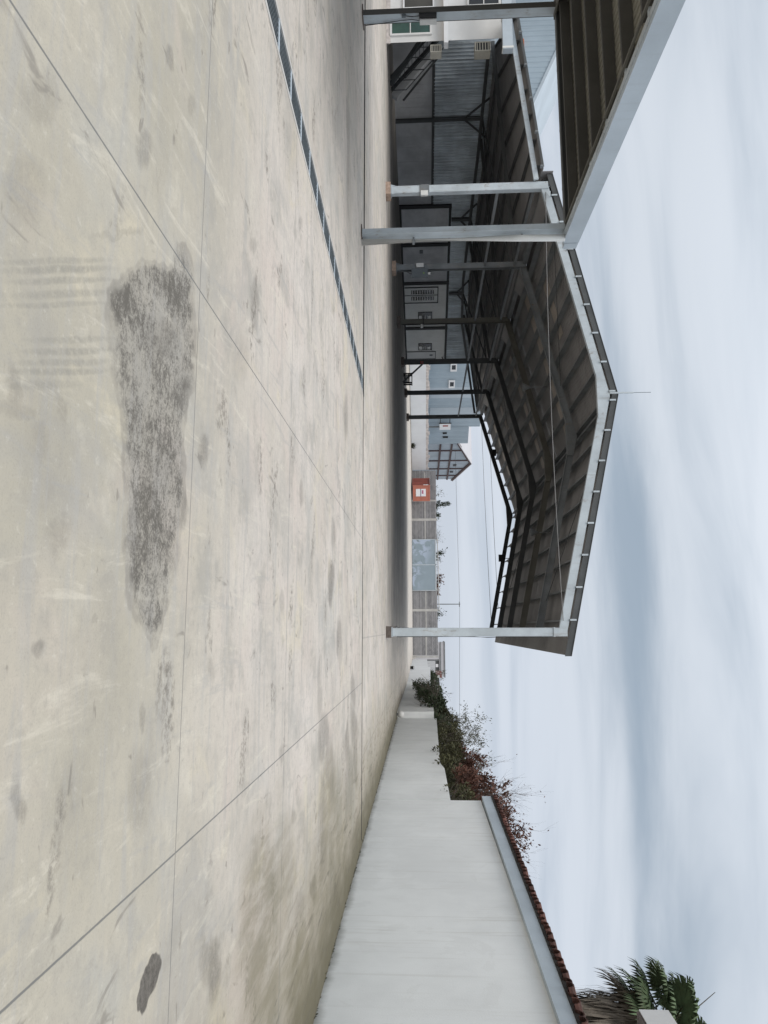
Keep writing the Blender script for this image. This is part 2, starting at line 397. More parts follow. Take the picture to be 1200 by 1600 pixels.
    for ax, at, w, lo, hi, k in ((0, 1.43, .0095, None, 19.6, 1), (1, 4.84, .009, None, None, .85), (1, 8.55, .016, None, None, .6), (0, -10.4, .02, 19.8, None, .6),
                                 (1, 25.6, .05, None, None, .5), (1, 31.8, .06, None, None, .4), (0, .25, .03, 19.8, 32, .35), (0, 3.4, .025, 19.8, 60, .4), (1, 13.2, .02, None, None, .25)):
        js = B.math('MAXIMUM', js, B.math('MULTIPLY', joint(ax, at, w, lo, hi), k))
    col = B.mix(B.math('MULTIPLY', js, .78), col, (.11, .115, .12))
    # small chips, leaves and pebbles trodden in
    vo = B.n('ShaderNodeTexVoronoi'); B.link(p, vo.inputs['Vector']); vo.inputs['Scale'].default_value = 2.2
    wq = B.sep(vo.outputs['Color'])[0]
    chip = B.math('MULTIPLY', B.ramp(vo.outputs['Distance'], .018, .03, 1, 0), B.math('GREATER_THAN', wq, .8))
    col = B.mix(B.math('MULTIPLY', chip, .75), col, (.09, .085, .08))
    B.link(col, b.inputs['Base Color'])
    B.link(B.ramp(mid, .3, .7, .75, .92), b.inputs['Roughness'])
    b.inputs['Specular IOR Level'].default_value = .25
    h = B.math('ADD', B.math('MULTIPLY', fine, .5), B.math('MULTIPLY', grit, .3))
    B.bump(h, .22, .012, b)
    return m
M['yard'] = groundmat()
M['pit'] = painted('dirty channel concrete', (.10, .10, .095), .9, .3, 2)

# ------------------------------------------------------------------ mesh helpers
class MB:
    def __init__(s): s.v = []; s.f = []
    def add(s, vs, fs):
        o = len(s.v); s.v += [tuple(x) for x in vs]; s.f += [tuple(i + o for i in f) for f in fs]; return s
    def box(s, x0, x1, y0, y1, z0, z1):
        if x0 > x1: x0, x1 = x1, x0
        if y0 > y1: y0, y1 = y1, y0
        if z0 > z1: z0, z1 = z1, z0
        return s.add([(x0, y0, z0), (x1, y0, z0), (x1, y1, z0), (x0, y1, z0), (x0, y0, z1), (x1, y0, z1), (x1, y1, z1), (x0, y1, z1)],
                     [(3, 2, 1, 0), (4, 5, 6, 7), (0, 1, 5, 4), (1, 2, 6, 5), (2, 3, 7, 6), (3, 0, 4, 7)])
    def beam(s, p, q, w, h, up=(0, 0, 1), w2=None, h2=None, side=0.0, rise=0.0):
        p, q = V(p), V(q); d = (q - p).normalized(); r = d.cross(V(up))
        if r.length < 1e-4: r = d.cross(V((0, 1, 0)))
        r.normalize(); u = r.cross(d)
        vs = []
        for c, ww, hh in ((p, w, h), (q, w2 or w, h2 or h)):
            c = c + r * side + u * rise
            for a, e in ((-1, -1), (1, -1), (1, 1), (-1, 1)): vs.append(c + r * a * ww / 2 + u * e * hh / 2)
        return s.add(vs, [(0, 1, 2, 3), (7, 6, 5, 4), (0, 4, 5, 1), (1, 5, 6, 2), (2, 6, 7, 3), (3, 7, 4, 0)])
    def ibeam(s, p, q, w, h, up=(0, 0, 1), tf=.025, tw=.02):
        s.beam(p, q, w, tf, up, rise=h / 2 - tf / 2); s.beam(p, q, w, tf, up, rise=-h / 2 + tf / 2)
        return s.beam(p, q, tw, h - 2 * tf, up)
    def tube(s, pts, r, n=8, r2=None, cap=True):
        pts = [V(p) for p in pts]; o = len(s.v); m = len(pts)
        for i, p in enumerate(pts):
            d = (pts[min(i + 1, m - 1)] - pts[max(i - 1, 0)]).normalized()
            a = d.cross(V((0, 0, 1)));
            if a.length < 1e-3: a = d.cross(V((1, 0, 0)))
            a.normalize(); c = a.cross(d)
            rr = r + ((r2 if r2 is not None else r) - r) * i / max(1, m - 1)
            for k in range(n):
                t = 2 * math.pi * k / n
                s.v.append(tuple(p + a * math.cos(t) * rr + c * math.sin(t) * rr))
        for i in range(m - 1):
            for k in range(n):
                k2 = (k + 1) % n
                s.f.append((o + i * n + k, o + i * n + k2, o + (i + 1) * n + k2, o + (i + 1) * n + k))
        if cap:
            s.f.append(tuple(o + k for k in range(n))[::-1]); s.f.append(tuple(o + (m - 1) * n + k for k in range(n)))
        return s
    def prism(s, pts, ext):
        """closed polygon extruded by vector ext"""
        n = len(pts); e = V(ext)
        return s.add([V(p) for p in pts] + [V(p) + e for p in pts],
                     [tuple(range(n))[::-1], tuple(range(n, 2 * n))] + [(i, (i + 1) % n, n + (i + 1) % n, n + i) for i in range(n)])
    def lathe(s, c, prof, n=16):
        c = V(c); o = len(s.v)
        for r, z in prof:
            for k in range(n):
                t = 2 * math.pi * k / n; s.v.append((c.x + r * math.cos(t), c.y + r * math.sin(t), c.z + z))
        for i in range(len(prof) - 1):
            for k in range(n):
                k2 = (k + 1) % n
                s.f.append((o + i * n + k, o + i * n + k2, o + (i + 1) * n + k2, o + (i + 1) * n + k))
        s.f.append(tuple(o + k for k in range(n))[::-1]); s.f.append(tuple(o + (len(prof) - 1) * n + k for k in range(n)))
        return s
    def corrugated(s, A, B, zb, zt, period, amp, thick_dir=None, profile='wave', per=6):
        """vertical ribbed sheet from A to B (xy); zb/zt are functions of t"""
        A, B = V((A[0], A[1], 0)), V((B[0], B[1], 0)); L = (B - A).length; d = (B - A) / L; nrm = V((d.y, -d.x, 0))
        n = max(1, int(L / period)) * per; o = len(s.v)
        for i in range(n + 1):
            t = i / n; ph = (t * L / period) % 1.0
            if profile == 'wave': a = amp * math.sin(2 * math.pi * ph)
            else: a = amp * (1 if ph < .28 else 0)
            p = A + d * (t * L) + nrm * a
            s.v.append((p.x, p.y, zb(t))); s.v.append((p.x, p.y, zt(t)))
        for i in range(n): s.f.append((o + 2 * i, o + 2 * i + 2, o + 2 * i + 3, o + 2 * i + 1))
        return s
    def ribbed(s, P00, P10, P11, P01, period, depth):
        """sheet with raised ribs running from the P00-P01 edge to the P10-P11 edge"""
        P00, P10, P11, P01 = map(V, (P00, P10, P11, P01)); n = max(1, round((P01 - P00).length / period)); o = len(s.v); k = 0
        for i in range(n):
            for f, h in ((0, 0), (.62, 0), (.70, 1), (.92, 1)):
                t = (i + f) / n; z = V((0, 0, h * depth)); s.v.append(tuple(P00.lerp(P01, t) + z)); s.v.append(tuple(P10.lerp(P11, t) + z)); k += 1
        s.v.append(tuple(P01)); s.v.append(tuple(P11)); k += 1
        for i in range(k - 1): s.f.append((o + 2 * i, o + 2 * i + 2, o + 2 * i + 3, o + 2 * i + 1))
        return s
    def build(s, name, mat, parent=None, smooth=False):
        off = parent_loc(parent)
        me = bpy.data.meshes.new(name)
        me.from_pydata([(x - off[0], y - off[1], z - off[2]) for x, y, z in s.v], [], s.f)
        me.validate(); me.update()
        if isinstance(mat, str): mat = M[mat]
        me.materials.append(mat)
        if smooth:
            for p in me.polygons: p.use_smooth = True
        o = bpy.data.objects.new(name, me); COL.objects.link(o)
        if parent is not None: o.parent = parent
        return o

def parent_loc(o):
    l = V((0, 0, 0))
    while o is not None: l = l + o.location; o = o.parent
    return l
def thing(name, label, cat, loc=(0, 0, 0), group=None):
    o = bpy.data.objects.new(name, None); COL.objects.link(o); o.location = loc
    o.empty_display_size = .1
    return tag(o, label, cat, group)
def tag(o, label, cat, group=None):
    o['label'] = label; o['category'] = cat
    if group: o['group'] = group
    return o
def solo(o, loc):
    """give a one-mesh thing an origin at its base"""
    l = V(loc)
    for v in o.data.vertices: v.co -= l
    o.location = l
    return o
def copy_thing(o, loc, label=None, parent=None):
    c = o.copy(); COL.objects.link(c); c.location = loc
    if label: c['label'] = label
    for ch in list(o.children):
        d = ch.copy(); COL.objects.link(d); d.parent = c
        for g in list(ch.children):
            e = g.copy(); COL.objects.link(e); e.parent = d
    return c
def lerp(a, b, t): return a + (b - a) * t
def pl(xs, ys):
    def f(x):
        if x <= xs[0]: return ys[0]
        for i in range(len(xs) - 1):
            if x <= xs[i + 1]: return lerp(ys[i], ys[i + 1], (x - xs[i]) / (xs[i + 1] - xs[i]))
        return ys[-1]
    return f
def gz(y):
    t = max(0, min(1, (y - 40) / 32)); return .25 * t * t * (3 - 2 * t)

# ------------------------------------------------------------------ ground
def ground():
    xs = [-400, -200, -90, -60, -45, -30, -22, -15, -7.08, -6.63, -3, 0, 5.45, 12, 30, 80, 200, 400]
    ys = [-60, -20, -4, 2, 6, 10, 15, 19.50, 19.60, 19.78, 19.90, 25, 32, 40, 44, 48, 52, 56, 60, 64, 68, 72, 90, 120, 200, 400, 900]
    mb = MB(); W = len(xs)
    for y in ys:
        for x in xs: mb.v.append((x, y, gz(y)))
    for j in range(len(ys) - 1):
        for i in range(W - 1):
            xm, ym = (xs[i] + xs[i + 1]) / 2, (ys[j] + ys[j + 1]) / 2
            if -7.08 < xm < -6.63 and -4 < ym < 19.9: continue
            if -30 < xm < -7.08 and 19.5 < ym < 19.9: continue
            if -6.63 < xm < 5.45 and 19.6 < ym < 19.78: continue
            mb.f.append((j * W + i, j * W + i + 1, (j + 1) * W + i + 1, (j + 1) * W + i))
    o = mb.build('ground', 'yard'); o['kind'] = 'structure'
ground()

def channel(x0, x1, y0, y1, d, ends=(1, 1, 1, 1)):
    """open-topped pit lining: floor and inner walls, a hair outside the ground edge"""
    mb = MB()
    mb.add([(x0, y0, -d), (x1, y0, -d), (x1, y1, -d), (x0, y1, -d)], [(0, 1, 2, 3)])
    q = [((x0, y0), (x1, y0)), ((x1, y0), (x1, y1)), ((x1, y1), (x0, y1)), ((x0, y1), (x0, y0))]
    for e, (a, b) in zip(ends, q):
        if e: mb.add([(a[0], a[1], -d), (b[0], b[1], -d), (b[0], b[1], 0), (a[0], a[1], 0)], [(3, 2, 1, 0)])
    return mb

t = thing('trench_drain', 'long steel grated drain running away from the viewer across the concrete yard', 'drain', (-6.855, 10, 0))
channel(-7.08, -6.63, -4, 19.9, .3, (1, 1, 1, 1)).build('channel', 'pit', t)
mb = MB()
for x in (-7.10, -6.61): mb.box(x - .035, x + .035, -4, 19.45, -.04, .006)
mb.build('drain_frame', 'post_conc', t)
y = -3.6
while y < 19.3:
    L = min(.78, 19.42 - y)
    g = MB()
    for i in range(6):
        x = -7.02 + i * .0675
        g.box(x - .013, x + .013, y, y + L - .07, -.03, -.002)
    gr = g.build('grate', 'galv', t)
    MB().box(-7.062, -6.648, y + L - .06, y + L, -.05, .003 - (y % .002)).build('cross_bar', 'fascia_blue', gr)
    y += .78
t = thing('drain_slot', 'narrow dark drain slot crossing the whole yard in front of the shed', 'drain', (-12, 19.7, 0))
channel(-30, -7.08, 19.5, 19.9, .28, (1, 0, 1, 1)).build('channel', 'pit', t)
channel(-6.63, 5.45, 19.6, 19.78, .28, (1, 1, 1, 0)).build('channel', 'pit', t)
g = MB()
for k in range(44):
    x0 = -29.9 + k * .52
    if random.random() < .8: g.box(x0, x0 + .5, 19.56, 19.84, -.05 - random.random() * .03, -.03)
g.build('slot_cover', 'pit', t)

# ------------------------------------------------------------------ near canopy (upper left of the upright view)
YC = 18.8
t = thing('canopy', 'near open canopy with a blue grey gutter beam, two posts and an olive deck underside', 'canopy', (-14.5, YC, 0))
# posts
def hpost(x0, x1, hd, m_front, m_side):
    """steel post: front and back flanges, web and side plate flush inside"""
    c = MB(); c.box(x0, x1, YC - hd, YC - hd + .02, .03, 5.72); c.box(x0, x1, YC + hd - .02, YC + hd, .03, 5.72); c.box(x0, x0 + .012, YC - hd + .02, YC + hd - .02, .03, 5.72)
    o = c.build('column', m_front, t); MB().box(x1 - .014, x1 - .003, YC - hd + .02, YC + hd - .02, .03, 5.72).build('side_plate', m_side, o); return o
pc = hpost(-11.18, -11.02, .17, 'steel_blue', 'steel_blue')
MB().box(-11.28, -10.92, YC - .25, YC + .24, 0.004, .03).build('base_plate', 'brown_conc', pc)
pd = hpost(-18.27, -18.10, .18, 'bronze_dark', 'steel_blue')  # left post: canopy shade painted in as dark flanges and web
MB().box(-18.38, -17.98, YC - .28, YC + .26, 0.004, .03).build('base_plate', 'brown_conc', pd)
# downpipe
dp = MB(); dp.tube([(-10.88, YC + .02, .0), (-10.88, YC + .02, 4.25), (-10.86, YC + .0, 4.5), (-10.80, YC - .05, 5.72)], .095, 12)
d = dp.build('downpipe', 'white_pipe', t, True)
for z in (1.45, 4.5):
    MB().tube([(-10.88, YC + .02, z), (-10.88, YC + .02, z + .06)], .105, 12).build('pipe_clip', 'steel_mid', d)
# rear beam, side rafter, fascia gutter
r = MB(); r.ibeam((-30, YC, 5.86), (-10.95, YC, 5.86), .2, .26, tf=.03); r.build('rear_beam', 'steel_dark', t)
r = MB(); r.ibeam((-18.08, YC + .13, 5.86), (-18.08, 6, 6.0), .28, .3, tf=.03); r.build('rafter', 'bronze', t)
f = MB(); f.prism([(-10.86, YC + .12, 5.70), (-10.86, 6, 5.93), (-10.86, 6, 6.36), (-10.86, YC + .12, 6.13)], (.12, 0, 0))
f.build('gutter', 'fascia_blue', t)
e = MB(); e.prism([(-10.93, YC + .42, 5.74), (-10.73, YC + .42, 5.74), (-10.73, YC + .42, 6.12), (-10.93, YC + .42, 6.12)], (0, -.285, 0)); e.build('gutter_end', 'fascia_blue', t)
f = MB(); f.prism([(-10.99, YC + .1, 5.685), (-10.99, 6, 5.915), (-10.99, 6, 5.945), (-10.99, YC + .1, 5.715)], (.127, 0, 0)); f.build('gutter_lip', 'steel_blue', t)
rail = MB(); rail.beam((-11.17, YC + .1, 5.72), (-11.17, 6, 5.86), .05, .05); rail.build('edge_rail', 'bronze', t)
for yy in (17.4, 15.95, 14.5, 13.05, 11.6, 10.15):
    zz = 5.745 + (YC - yy) * .0115
    b = MB(); b.box(-11.14, -10.995, yy - .05, yy + .05, zz, zz + .07); b.build('bracket', 'steel_blue', t)
for yy in [18.35 - 1.27 * k for k in range(10)]:
    zz = 5.9 + (YC - yy) * .012
    b = MB(); b.box(-29, -11.2, yy - .035, yy - .028, zz - .13, zz + .13); b.box(-29, -11.2, yy - .028, yy + .05, zz - .13, zz - .122); b.box(-29, -11.2, yy - .028, yy + .05, zz + .122, zz + .13)
    b.build('purlin', 'bronze_dark', t)
s = MB(); s.ribbed((-29, YC + .2, 6.045), (-29, 6, 6.2), (-10.88, 6, 6.2), (-10.88, YC + .2, 6.045), .19, .05); s.build('roof_sheet', 'deck', t)
for x in (-16.34, -14.36, -12.5, -19.6, -21.5):
    b = MB(); b.prism([(x, YC + .14, 5.74), (x, YC + .26, 5.76), (x, YC + .14, 5.95)], (.05, 0, 0)); b.build('cleat', 'steel_mid', t)
# electrical bits on the left post
t = thing('switch_box', 'small white switch box with cables on the leftmost post of the near canopy', 'electrical box', (-18.0, YC - .02, 1.7))
MB().box(-18.095, -17.96, YC - .06, YC + .14, 1.72, 2.22).build('box_body', 'lamp_white', t)
MB().box(-18.095, -17.99, YC - .16, YC - .07, 1.70, 2.22).build('breaker', 'black', t)
MB().box(-18.095, -18.03, YC - .15, YC - .08, 1.18, 1.3).build('socket', 'box_grey', t)
MB().tube([(-18.07, YC - .11, 1.28), (-18.04, YC - .1, 1.5), (-18.05, YC - .11, 1.72)], .014, 6).build('cable', 'cable', t)
MB().tube([(-18.03, YC + .05, 1.72), (-18.06, YC + .02, 1.5), (-18.07, YC + .06, 1.1), (-18.07, YC + .12, .6), (-18.05, YC + .16, .05)], .011, 6).build('cable', 'cable', t)

# ------------------------------------------------------------------ main shed
NB_ = 5
YL = [33.3 + 7.9 * k for k in range(6)]; YR = [33.1 + 6.7 * k for k in range(6)]
XL, XA, XR = -22.0, -10.93, .15
def ridge(k): return lerp(YL[k], YR[k], .5)
def yat(k, x): return lerp(YL[k], YR[k], (x - XL) / (XR - XL))
SL = .224
def zroof(x): return 11.0 - SL * abs(x - XA) 
shed = thing('steel_shed', 'large open gabled steel shed with a dark brown underside and pale blue end frame', 'shed', (XA, 50, 0))
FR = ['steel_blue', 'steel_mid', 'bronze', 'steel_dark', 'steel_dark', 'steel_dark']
for k in range(6):
    mt = FR[k]
    for x, y in ((XL, YL[k]), (XR, YR[k])):
        g = gz(y)
        up = (0, 1, 0)
        c = MB()
        ztop = zroof(x) - .35
        hw = .175 if x < -5 else .17
        c.box(x - hw, x + hw, y - .15, y - .125, g + .3, ztop); c.box(x - hw, x + hw, y + .125, y + .15, g + .3, ztop)
        c.box(x - .02, x + .02, y - .125, y + .125, g + .3, ztop)
        if x > -5 or k == 0:
            c.box(x - hw - .022, x - hw - .003, y - .148, y + .148, g + .3, ztop); c.box(x + hw + .003, x + hw + .022, y - .148, y + .148, g + .3, ztop)
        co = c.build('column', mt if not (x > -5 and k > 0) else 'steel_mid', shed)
        p = MB()
        if x < -5:
            p.prism([(x - .33, y - .33, g - .02), (x + .33, y - .33, g - .02), (x + .33, y + .33, g - .02), (x - .33, y + .33, g - .02)], (0, 0, .27))
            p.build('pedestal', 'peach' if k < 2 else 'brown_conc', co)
            q = MB(); q.box(x - .24, x + .24, y - .22, y + .22, g + .255, g + .295)
            for sx in (-1, 1): q.prism([(x + sx * .2, y - .16, g + .3), (x + sx * .27, y - .16, g + .3), (x + sx * .2, y - .16, g + .52)], (0, .02, 0))
            q.build('base_plate', mt, co)
        else:
            p.box(x - .26, x + .26, y - .26, y + .26, g - .02, g + .24); p.build('pedestal', 'brown_conc', co)
            q = MB(); q.box(x - .22, x + .22, y - .2, y + .2, g + .245, g + .29); q.build('base_plate', 'steel_blue', co)
    # rafters (two halves meeting at a flat-bottomed ridge plate)
    for s in (-1, 1):
        xe = XL if s < 0 else XR
        pe = (xe, yat(k, xe), zroof(xe) - .35 - .19); pa = (XA, ridge(k), zroof(XA) - .35 - .19)
        rb = MB(); rb.ibeam(pe, pa, .2, .38, tf=.03, tw=.03)
        if k == 0: rb.beam((pe[0], pe[1] - .105, pe[2]), (pa[0], pa[1] - .105, pa[2]), .012, .375)
        rb.build('rafter', mt, shed)
    pa = V((XA, ridge(k), 0)); dx = V((1, (YR[k] - YL[k]) / (XR - XL), 0))
    zt = zroof(XA) - .35; zb = zt - .62
    h = MB(); w = 1.15
    h.prism([tuple(pa + dx * -w + V((0, -.12, zb + .02))), tuple(pa + dx * w + V((0, -.12, zb + .02))), tuple(pa + dx * w + V((0, -.12, zt - SL * w - .03))), tuple(pa + V((0, -.12, zt - .01))), tuple(pa + dx * -w + V((0, -.12, zt - SL * w - .03)))], (0, .24, 0))
    h.build('ridge_plate', mt, shed)
    if k == 0:
        for s, xe in ((1, XL), (-1, XR)):
            hh = MB(); zz = zroof(xe) - .35
            hh.prism([(xe + s * .18, yat(0, xe) - .1, zz - .95), (xe + s * 1.0, yat(0, xe + s) - .1, zz - .32), (xe + s * 1.0, yat(0, xe + s) - .1, zz - .05), (xe + s * .18, yat(0, xe) - .1, zz - .1)], (0, .2, 0))
            if s < 0: pass
# purlins
px = [XA + s * (.22 + 1.47 * i) for s in (-1, 1) for i in range(8)]
for x in px:
    x = max(-22.2, min(.9, x)); z = zroof(x) - .19
    p = MB()
    a = (x, yat(0, x) - .16, z); b = (x, yat(5, x) + .3, z)
    p.beam(a, b, .012, .30); p.beam(a, b, .09, .012, side=.04, rise=-.15); p.beam(a, b, .09, .012, side=.04, rise=.15)
    po = p.build('purlin', 'steel_mid', shed)
    e = MB(); e.box(x - .01, x + .07, a[1] - .035, a[1] - .005, z - .15, z + .13); e.build('purlin_end', 'steel_blue', po)
# roof sheets
def sheet_quad(x0, x1, ka, kb, dz=0.0, e0=0.0, e1=0.0, th=.03):
    def Y(k, x): return yat(k, x)
    pts = [(x0, Y(ka, x0) - e0, zroof(x0) + dz), (x1, Y(ka, x1) - e0, zroof(x1) + dz), (x1, Y(kb, x1) + e1, zroof(x1) + dz), (x0, Y(kb, x0) + e1, zroof(x0) + dz)]
    m = MB(); m.ribbed(*pts, .28, .045); return m
for k in range(5):
    e0 = .2 if k == 0 else 0; e1 = .4 if k == 4 else 0
    sheet_quad(-22.6, XA, k, k + 1, .02 + .003 * (k % 2), e0, e1).build('roof_sheet', 'roof_under', shed)
    sheet_quad(XA, 1.22, k, k + 1, .02 + .003 * (k % 2), e0, e1).build('roof_sheet', 'roof_under', shed)
for k, fr, x0, x1 in ((1, .35, -21.5, -11.6), (2, .55, -21, -11.8), (3, .3, -21, -12.5), (3, .75, -20, -14), (0, .72, -20.5, -16.5), (4, .5, -20, -12)):
    m = MB(); y = lambda x, f: lerp(yat(k, x), yat(k + 1, x), f)
    m.prism([(x0, y(x0, fr), zroof(x0) - .005), (x1, y(x1, fr), zroof(x1) - .005), (x1, y(x1, fr + .13), zroof(x1) - .005), (x0, y(x0, fr + .13), zroof(x0) - .005)], (0, 0, .02))
    m.build('translucent_sheet', 'roof_clear', shed)
# eave trim: barge capping along the front edge and valley gutter over the left row
m = MB(); m.prism([(XA, ridge(0) - .155, zroof(XA) - .27), (1.22, yat(0, 1.22) - .155, zroof(1.22) - .27), (1.22, yat(0, 1.22) - .155, zroof(1.22) + .015), (XA, ridge(0) - .155, zroof(XA) + .015)], (0, .018, 0)); m.build('barge_cap', 'steel_dark', shed)
m = MB(); m.prism([(XA, ridge(0) - .155, zroof(XA) - .27), (-22.6, yat(0, -22.6) - .155, zroof(-22.6) - .27), (-22.6, yat(0, -22.6) - .155, zroof(-22.6) + .015), (XA, ridge(0) - .155, zroof(XA) + .015)], (0, .018, 0)); m.build('barge_cap', 'steel_dark', shed)
for k in range(5):
    g = MB(); a = YL[k] + .2; b = YL[k + 1] - .2
    g.beam((-22.28, a, 8.0), (-22.28, b, 8.0), .5, .03); g.beam((-22.02, a, 8.13), (-22.02, b, 8.13), .02, .24); g.beam((-22.54, a, 8.13), (-22.54, b, 8.13), .02, .24)
    g.build('valley_gutter', 'steel_mid', shed)
    MB().box(-22.66, -22.63, YL[k] - (.3 if k == 0 else 0), YL[k + 1] + (.3 if k == 4 else 0), 7.82, 8.42).build('closure_sheet', 'roof_under', shed)
    g = MB(); g.prism([(-21.95, a + .2, 7.9), (-21.5, a + .2, 8.3), (-21.5, a + 3.0, 8.3), (-21.95, a + 3.0, 7.9)], (0, 0, .02)); g.build('flashing', 'roof_under', shed)
# longitudinal ties along the left row, knee braces, front tie wire
for k in range(5):
    for z in (5.68, 7.5):
        b = MB(); b.beam((XL + .03, YL[k] + .16, z), (XL + .03, YL[k + 1] - .16, z), .09, .14); b.build('tie_beam', 'steel_mid' if k < 3 else 'steel_dark', shed)
w = MB(); w.tube([(lerp(-21.6, -.35, i / 16), lerp(33.1, 32.95, i / 16), 8.02 - .02 * i / 16 - .16 * (1 - (i / 8 - 1) ** 2)) for i in range(17)], .018, 6); w.build('tie_wire', 'cable_pale', shed)
for x, s in ((-21.55, 1), (-.35, -1)):
    b = MB(); b.prism([(x, 33.0, 7.98), (x + s * .35, 33.0, 8.2), (x, 33.0, 8.25)], (0, .02, 0)); b.build('wire_anchor', 'steel_blue', shed)
# lightning rod
rd = MB(); rd.tube([(XA, 32.75, 10.55), (XA, 32.75, 11.65)], .045, 8); lr = rd.build('lightning_rod', 'steel_blue', shed)
MB().tube([(XA, 32.75, 11.65), (XA, 32.75, 12.45)], .012, 6).build('rod_tip', 'galv', lr)
# horizontal collar and cable ladder on the right front column
b = MB(); b.box(XR - .21, XR + .21, 33.1 - .19, 33.1 + .19, 7.55, 7.62); b.build('collar', 'steel_blue', shed)
w = MB(); w.tube([(.36, 33.0, .5), (.355, 33.0, 2.2), (.36, 33.0, 4.0), (.39, 33.0, 4.6), (.36, 33.0, 5.4), (.37, 33.0, 6.4), (.36, 33.0, 7.5)], .018, 6); w.build('conduit', 'cable', shed)
ld = MB()
for zz in (6.05,): 
    ld.beam((-.9, YR[1], 8.25), (-.1, YR[1], 8.25), .02, .02); ld.beam((-.9, YR[1], 8.0), (-.1, YR[1], 8.0), .02, .02)
    for i in range(7): ld.beam((-.88 + i * .125, YR[1], 8.0), (-.88 + i * .125, YR[1], 8.25), .015, .015)
ld.build('cable_ladder', 'steel_mid', shed)
# diagonal wind braces in the roof plane
for (k, x0, x1) in ((0, -20.5, -14), (3, -20.5, -14), (3, -8, -1.5), (0, -8, -1.5)):
    b = MB(); b.tube([(x0, yat(k, x0) + .2, zroof(x0) - .45), (x1, yat(k + 1, x1) - .2, zroof(x1) - .45)], .018, 6); b.build('wind_brace', 'steel_dark', shed)

# ------------------------------------------------------------------ property line: oblique wall with office panels, lean-to roof over it
D = V((.4018, .9157, 0)); N = V((.9157, -.4018, 0))
def HX(y): return .4387 * y - 58.1
def HP(y, o=0.0, z=0.0): return V((HX(y), y, z)) + N * o
def hbox(mb, y0, y1, o0, o1, z0, z1, z0b=None, z1b=None):
    z0b = z0 if z0b is None else z0b; z1b = z1 if z1b is None else z1b
    pts = [HP(y0, o1, z0), HP(y1, o1, z0b), HP(y1, o0, z0b), HP(y0, o0, z0), HP(y0, o1, z1), HP(y1, o1, z1b), HP(y1, o0, z1b), HP(y0, o0, z1)]
    mb.add(pts, [(3, 2, 1, 0), (4, 5, 6, 7), (0, 1, 5, 4), (1, 2, 6, 5), (2, 3, 7, 6), (3, 0, 4, 7)]); return mb
eave_z = pl([33, 43.5, 50.2, 55.2, 61.2, 65.7, 70.2, 73.2], [6.85, 6.95, 6.7, 6.4, 6.1, 6.2, 6.95, 7.85])
pw = thing('perimeter_wall', 'grey concrete wall topped with tall corrugated sheets at the back of the shed', 'wall', (HX(47), 47, 0))
ys = [36, 41, 46.8, 47.6, 54.0]
for i in range(len(ys) - 1):
    a, b = ys[i], ys[i + 1]
    hbox(MB(), a + .01, b - .01, -.25, 0, -.1, 2.76 + .004 * i).build('concrete_panel', 'concrete_wall', pw)
hbox(MB(), 36, 54, .0, .07, 2.72, 2.92).build('rail', 'steel_dark', pw)
y = 38.0; i = 0
while y < 69.8:
    L = .82 + random.random() * .3; y1 = min(y + L, 70.2)
    zb = 2.86 if y < 54 else 4.35
    zt = eave_z(y) + random.uniform(-.12, .08) + .1
    zt2 = zt + random.uniform(-.03, .03)
    off = .015 + .02 * (i % 2)
    A, B = HP(y - .03, off), HP(y1 + .03, off)
    c = MB(); c.corrugated((A.x, A.y), (B.x, B.y), lambda t, z=zb: z, lambda t, z=zt, q=zt2: lerp(z, q, t), .24, .05)
    c.build('corrugated_sheet', 'zinc', pw)
    y = y1; i += 1

oc = thing('site_office', 'row of dark framed grey office bays along the back of the shed', 'office', (HX(62), 62, gz(62)))
posts = [54.1, 57.45, 61.2, 66.15, 70.25]
for i in range(4):
    a, b = posts[i], posts[i + 1]
    hbox(MB(), a + .02, b - .02, -2.5, .1, gz(a) + .02, 4.18 + .003 * i).build('wall_panel', 'office_wall' if i > 1 else 'concrete_wall', oc)
for y in posts: hbox(MB(), y - .13, y + .13, .0, .22, gz(y) - .05, 4.42).build('post', 'black', oc)
hbox(MB(), 54.0, 70.4, .105, .2, 4.19, 4.40).build('header_beam', 'black', oc)
hbox(MB(), 54.0, 70.4, .105, .24, gz(54) - .05, gz(54) + .16, gz(70) - .05, gz(70) + .16).build('sill_beam', 'black', oc)
# bay 2: small wall box ; bay 3: double louvre door and barred window ; bay 4: window and door
hbox(MB(), 57.95, 58.25, .1, .16, 1.75, 2.05).build('wall_box', 'steel_mid', oc)
d = MB(); hbox(d, 61.66, 63.25, .1, .13, .35, 3.38); d = d.build('door', 'office_wall', oc)
f = MB()
for a, b, z0, z1 in ((61.6, 61.68, .35, 3.45), (63.23, 63.31, .35, 3.45), (61.6, 63.31, 3.38, 3.46), (62.43, 62.48, .35, 3.38)): hbox(f, a, b, .1, .16, z0, z1)
f.build('door_frame', 'black', d)
for a, b in ((61.92, 62.32), (62.6, 63.0)):
    hbox(MB(), a, b, .13, .142, .95, 3.05).build('louvre', 'glass_dark', d)
    l = MB()
    for j in range(9): hbox(l, a, b, .142, .155, 1.05 + j * .23, 1.1 + j * .23)
    l.build('louvre_slats', 'office_wall', d)
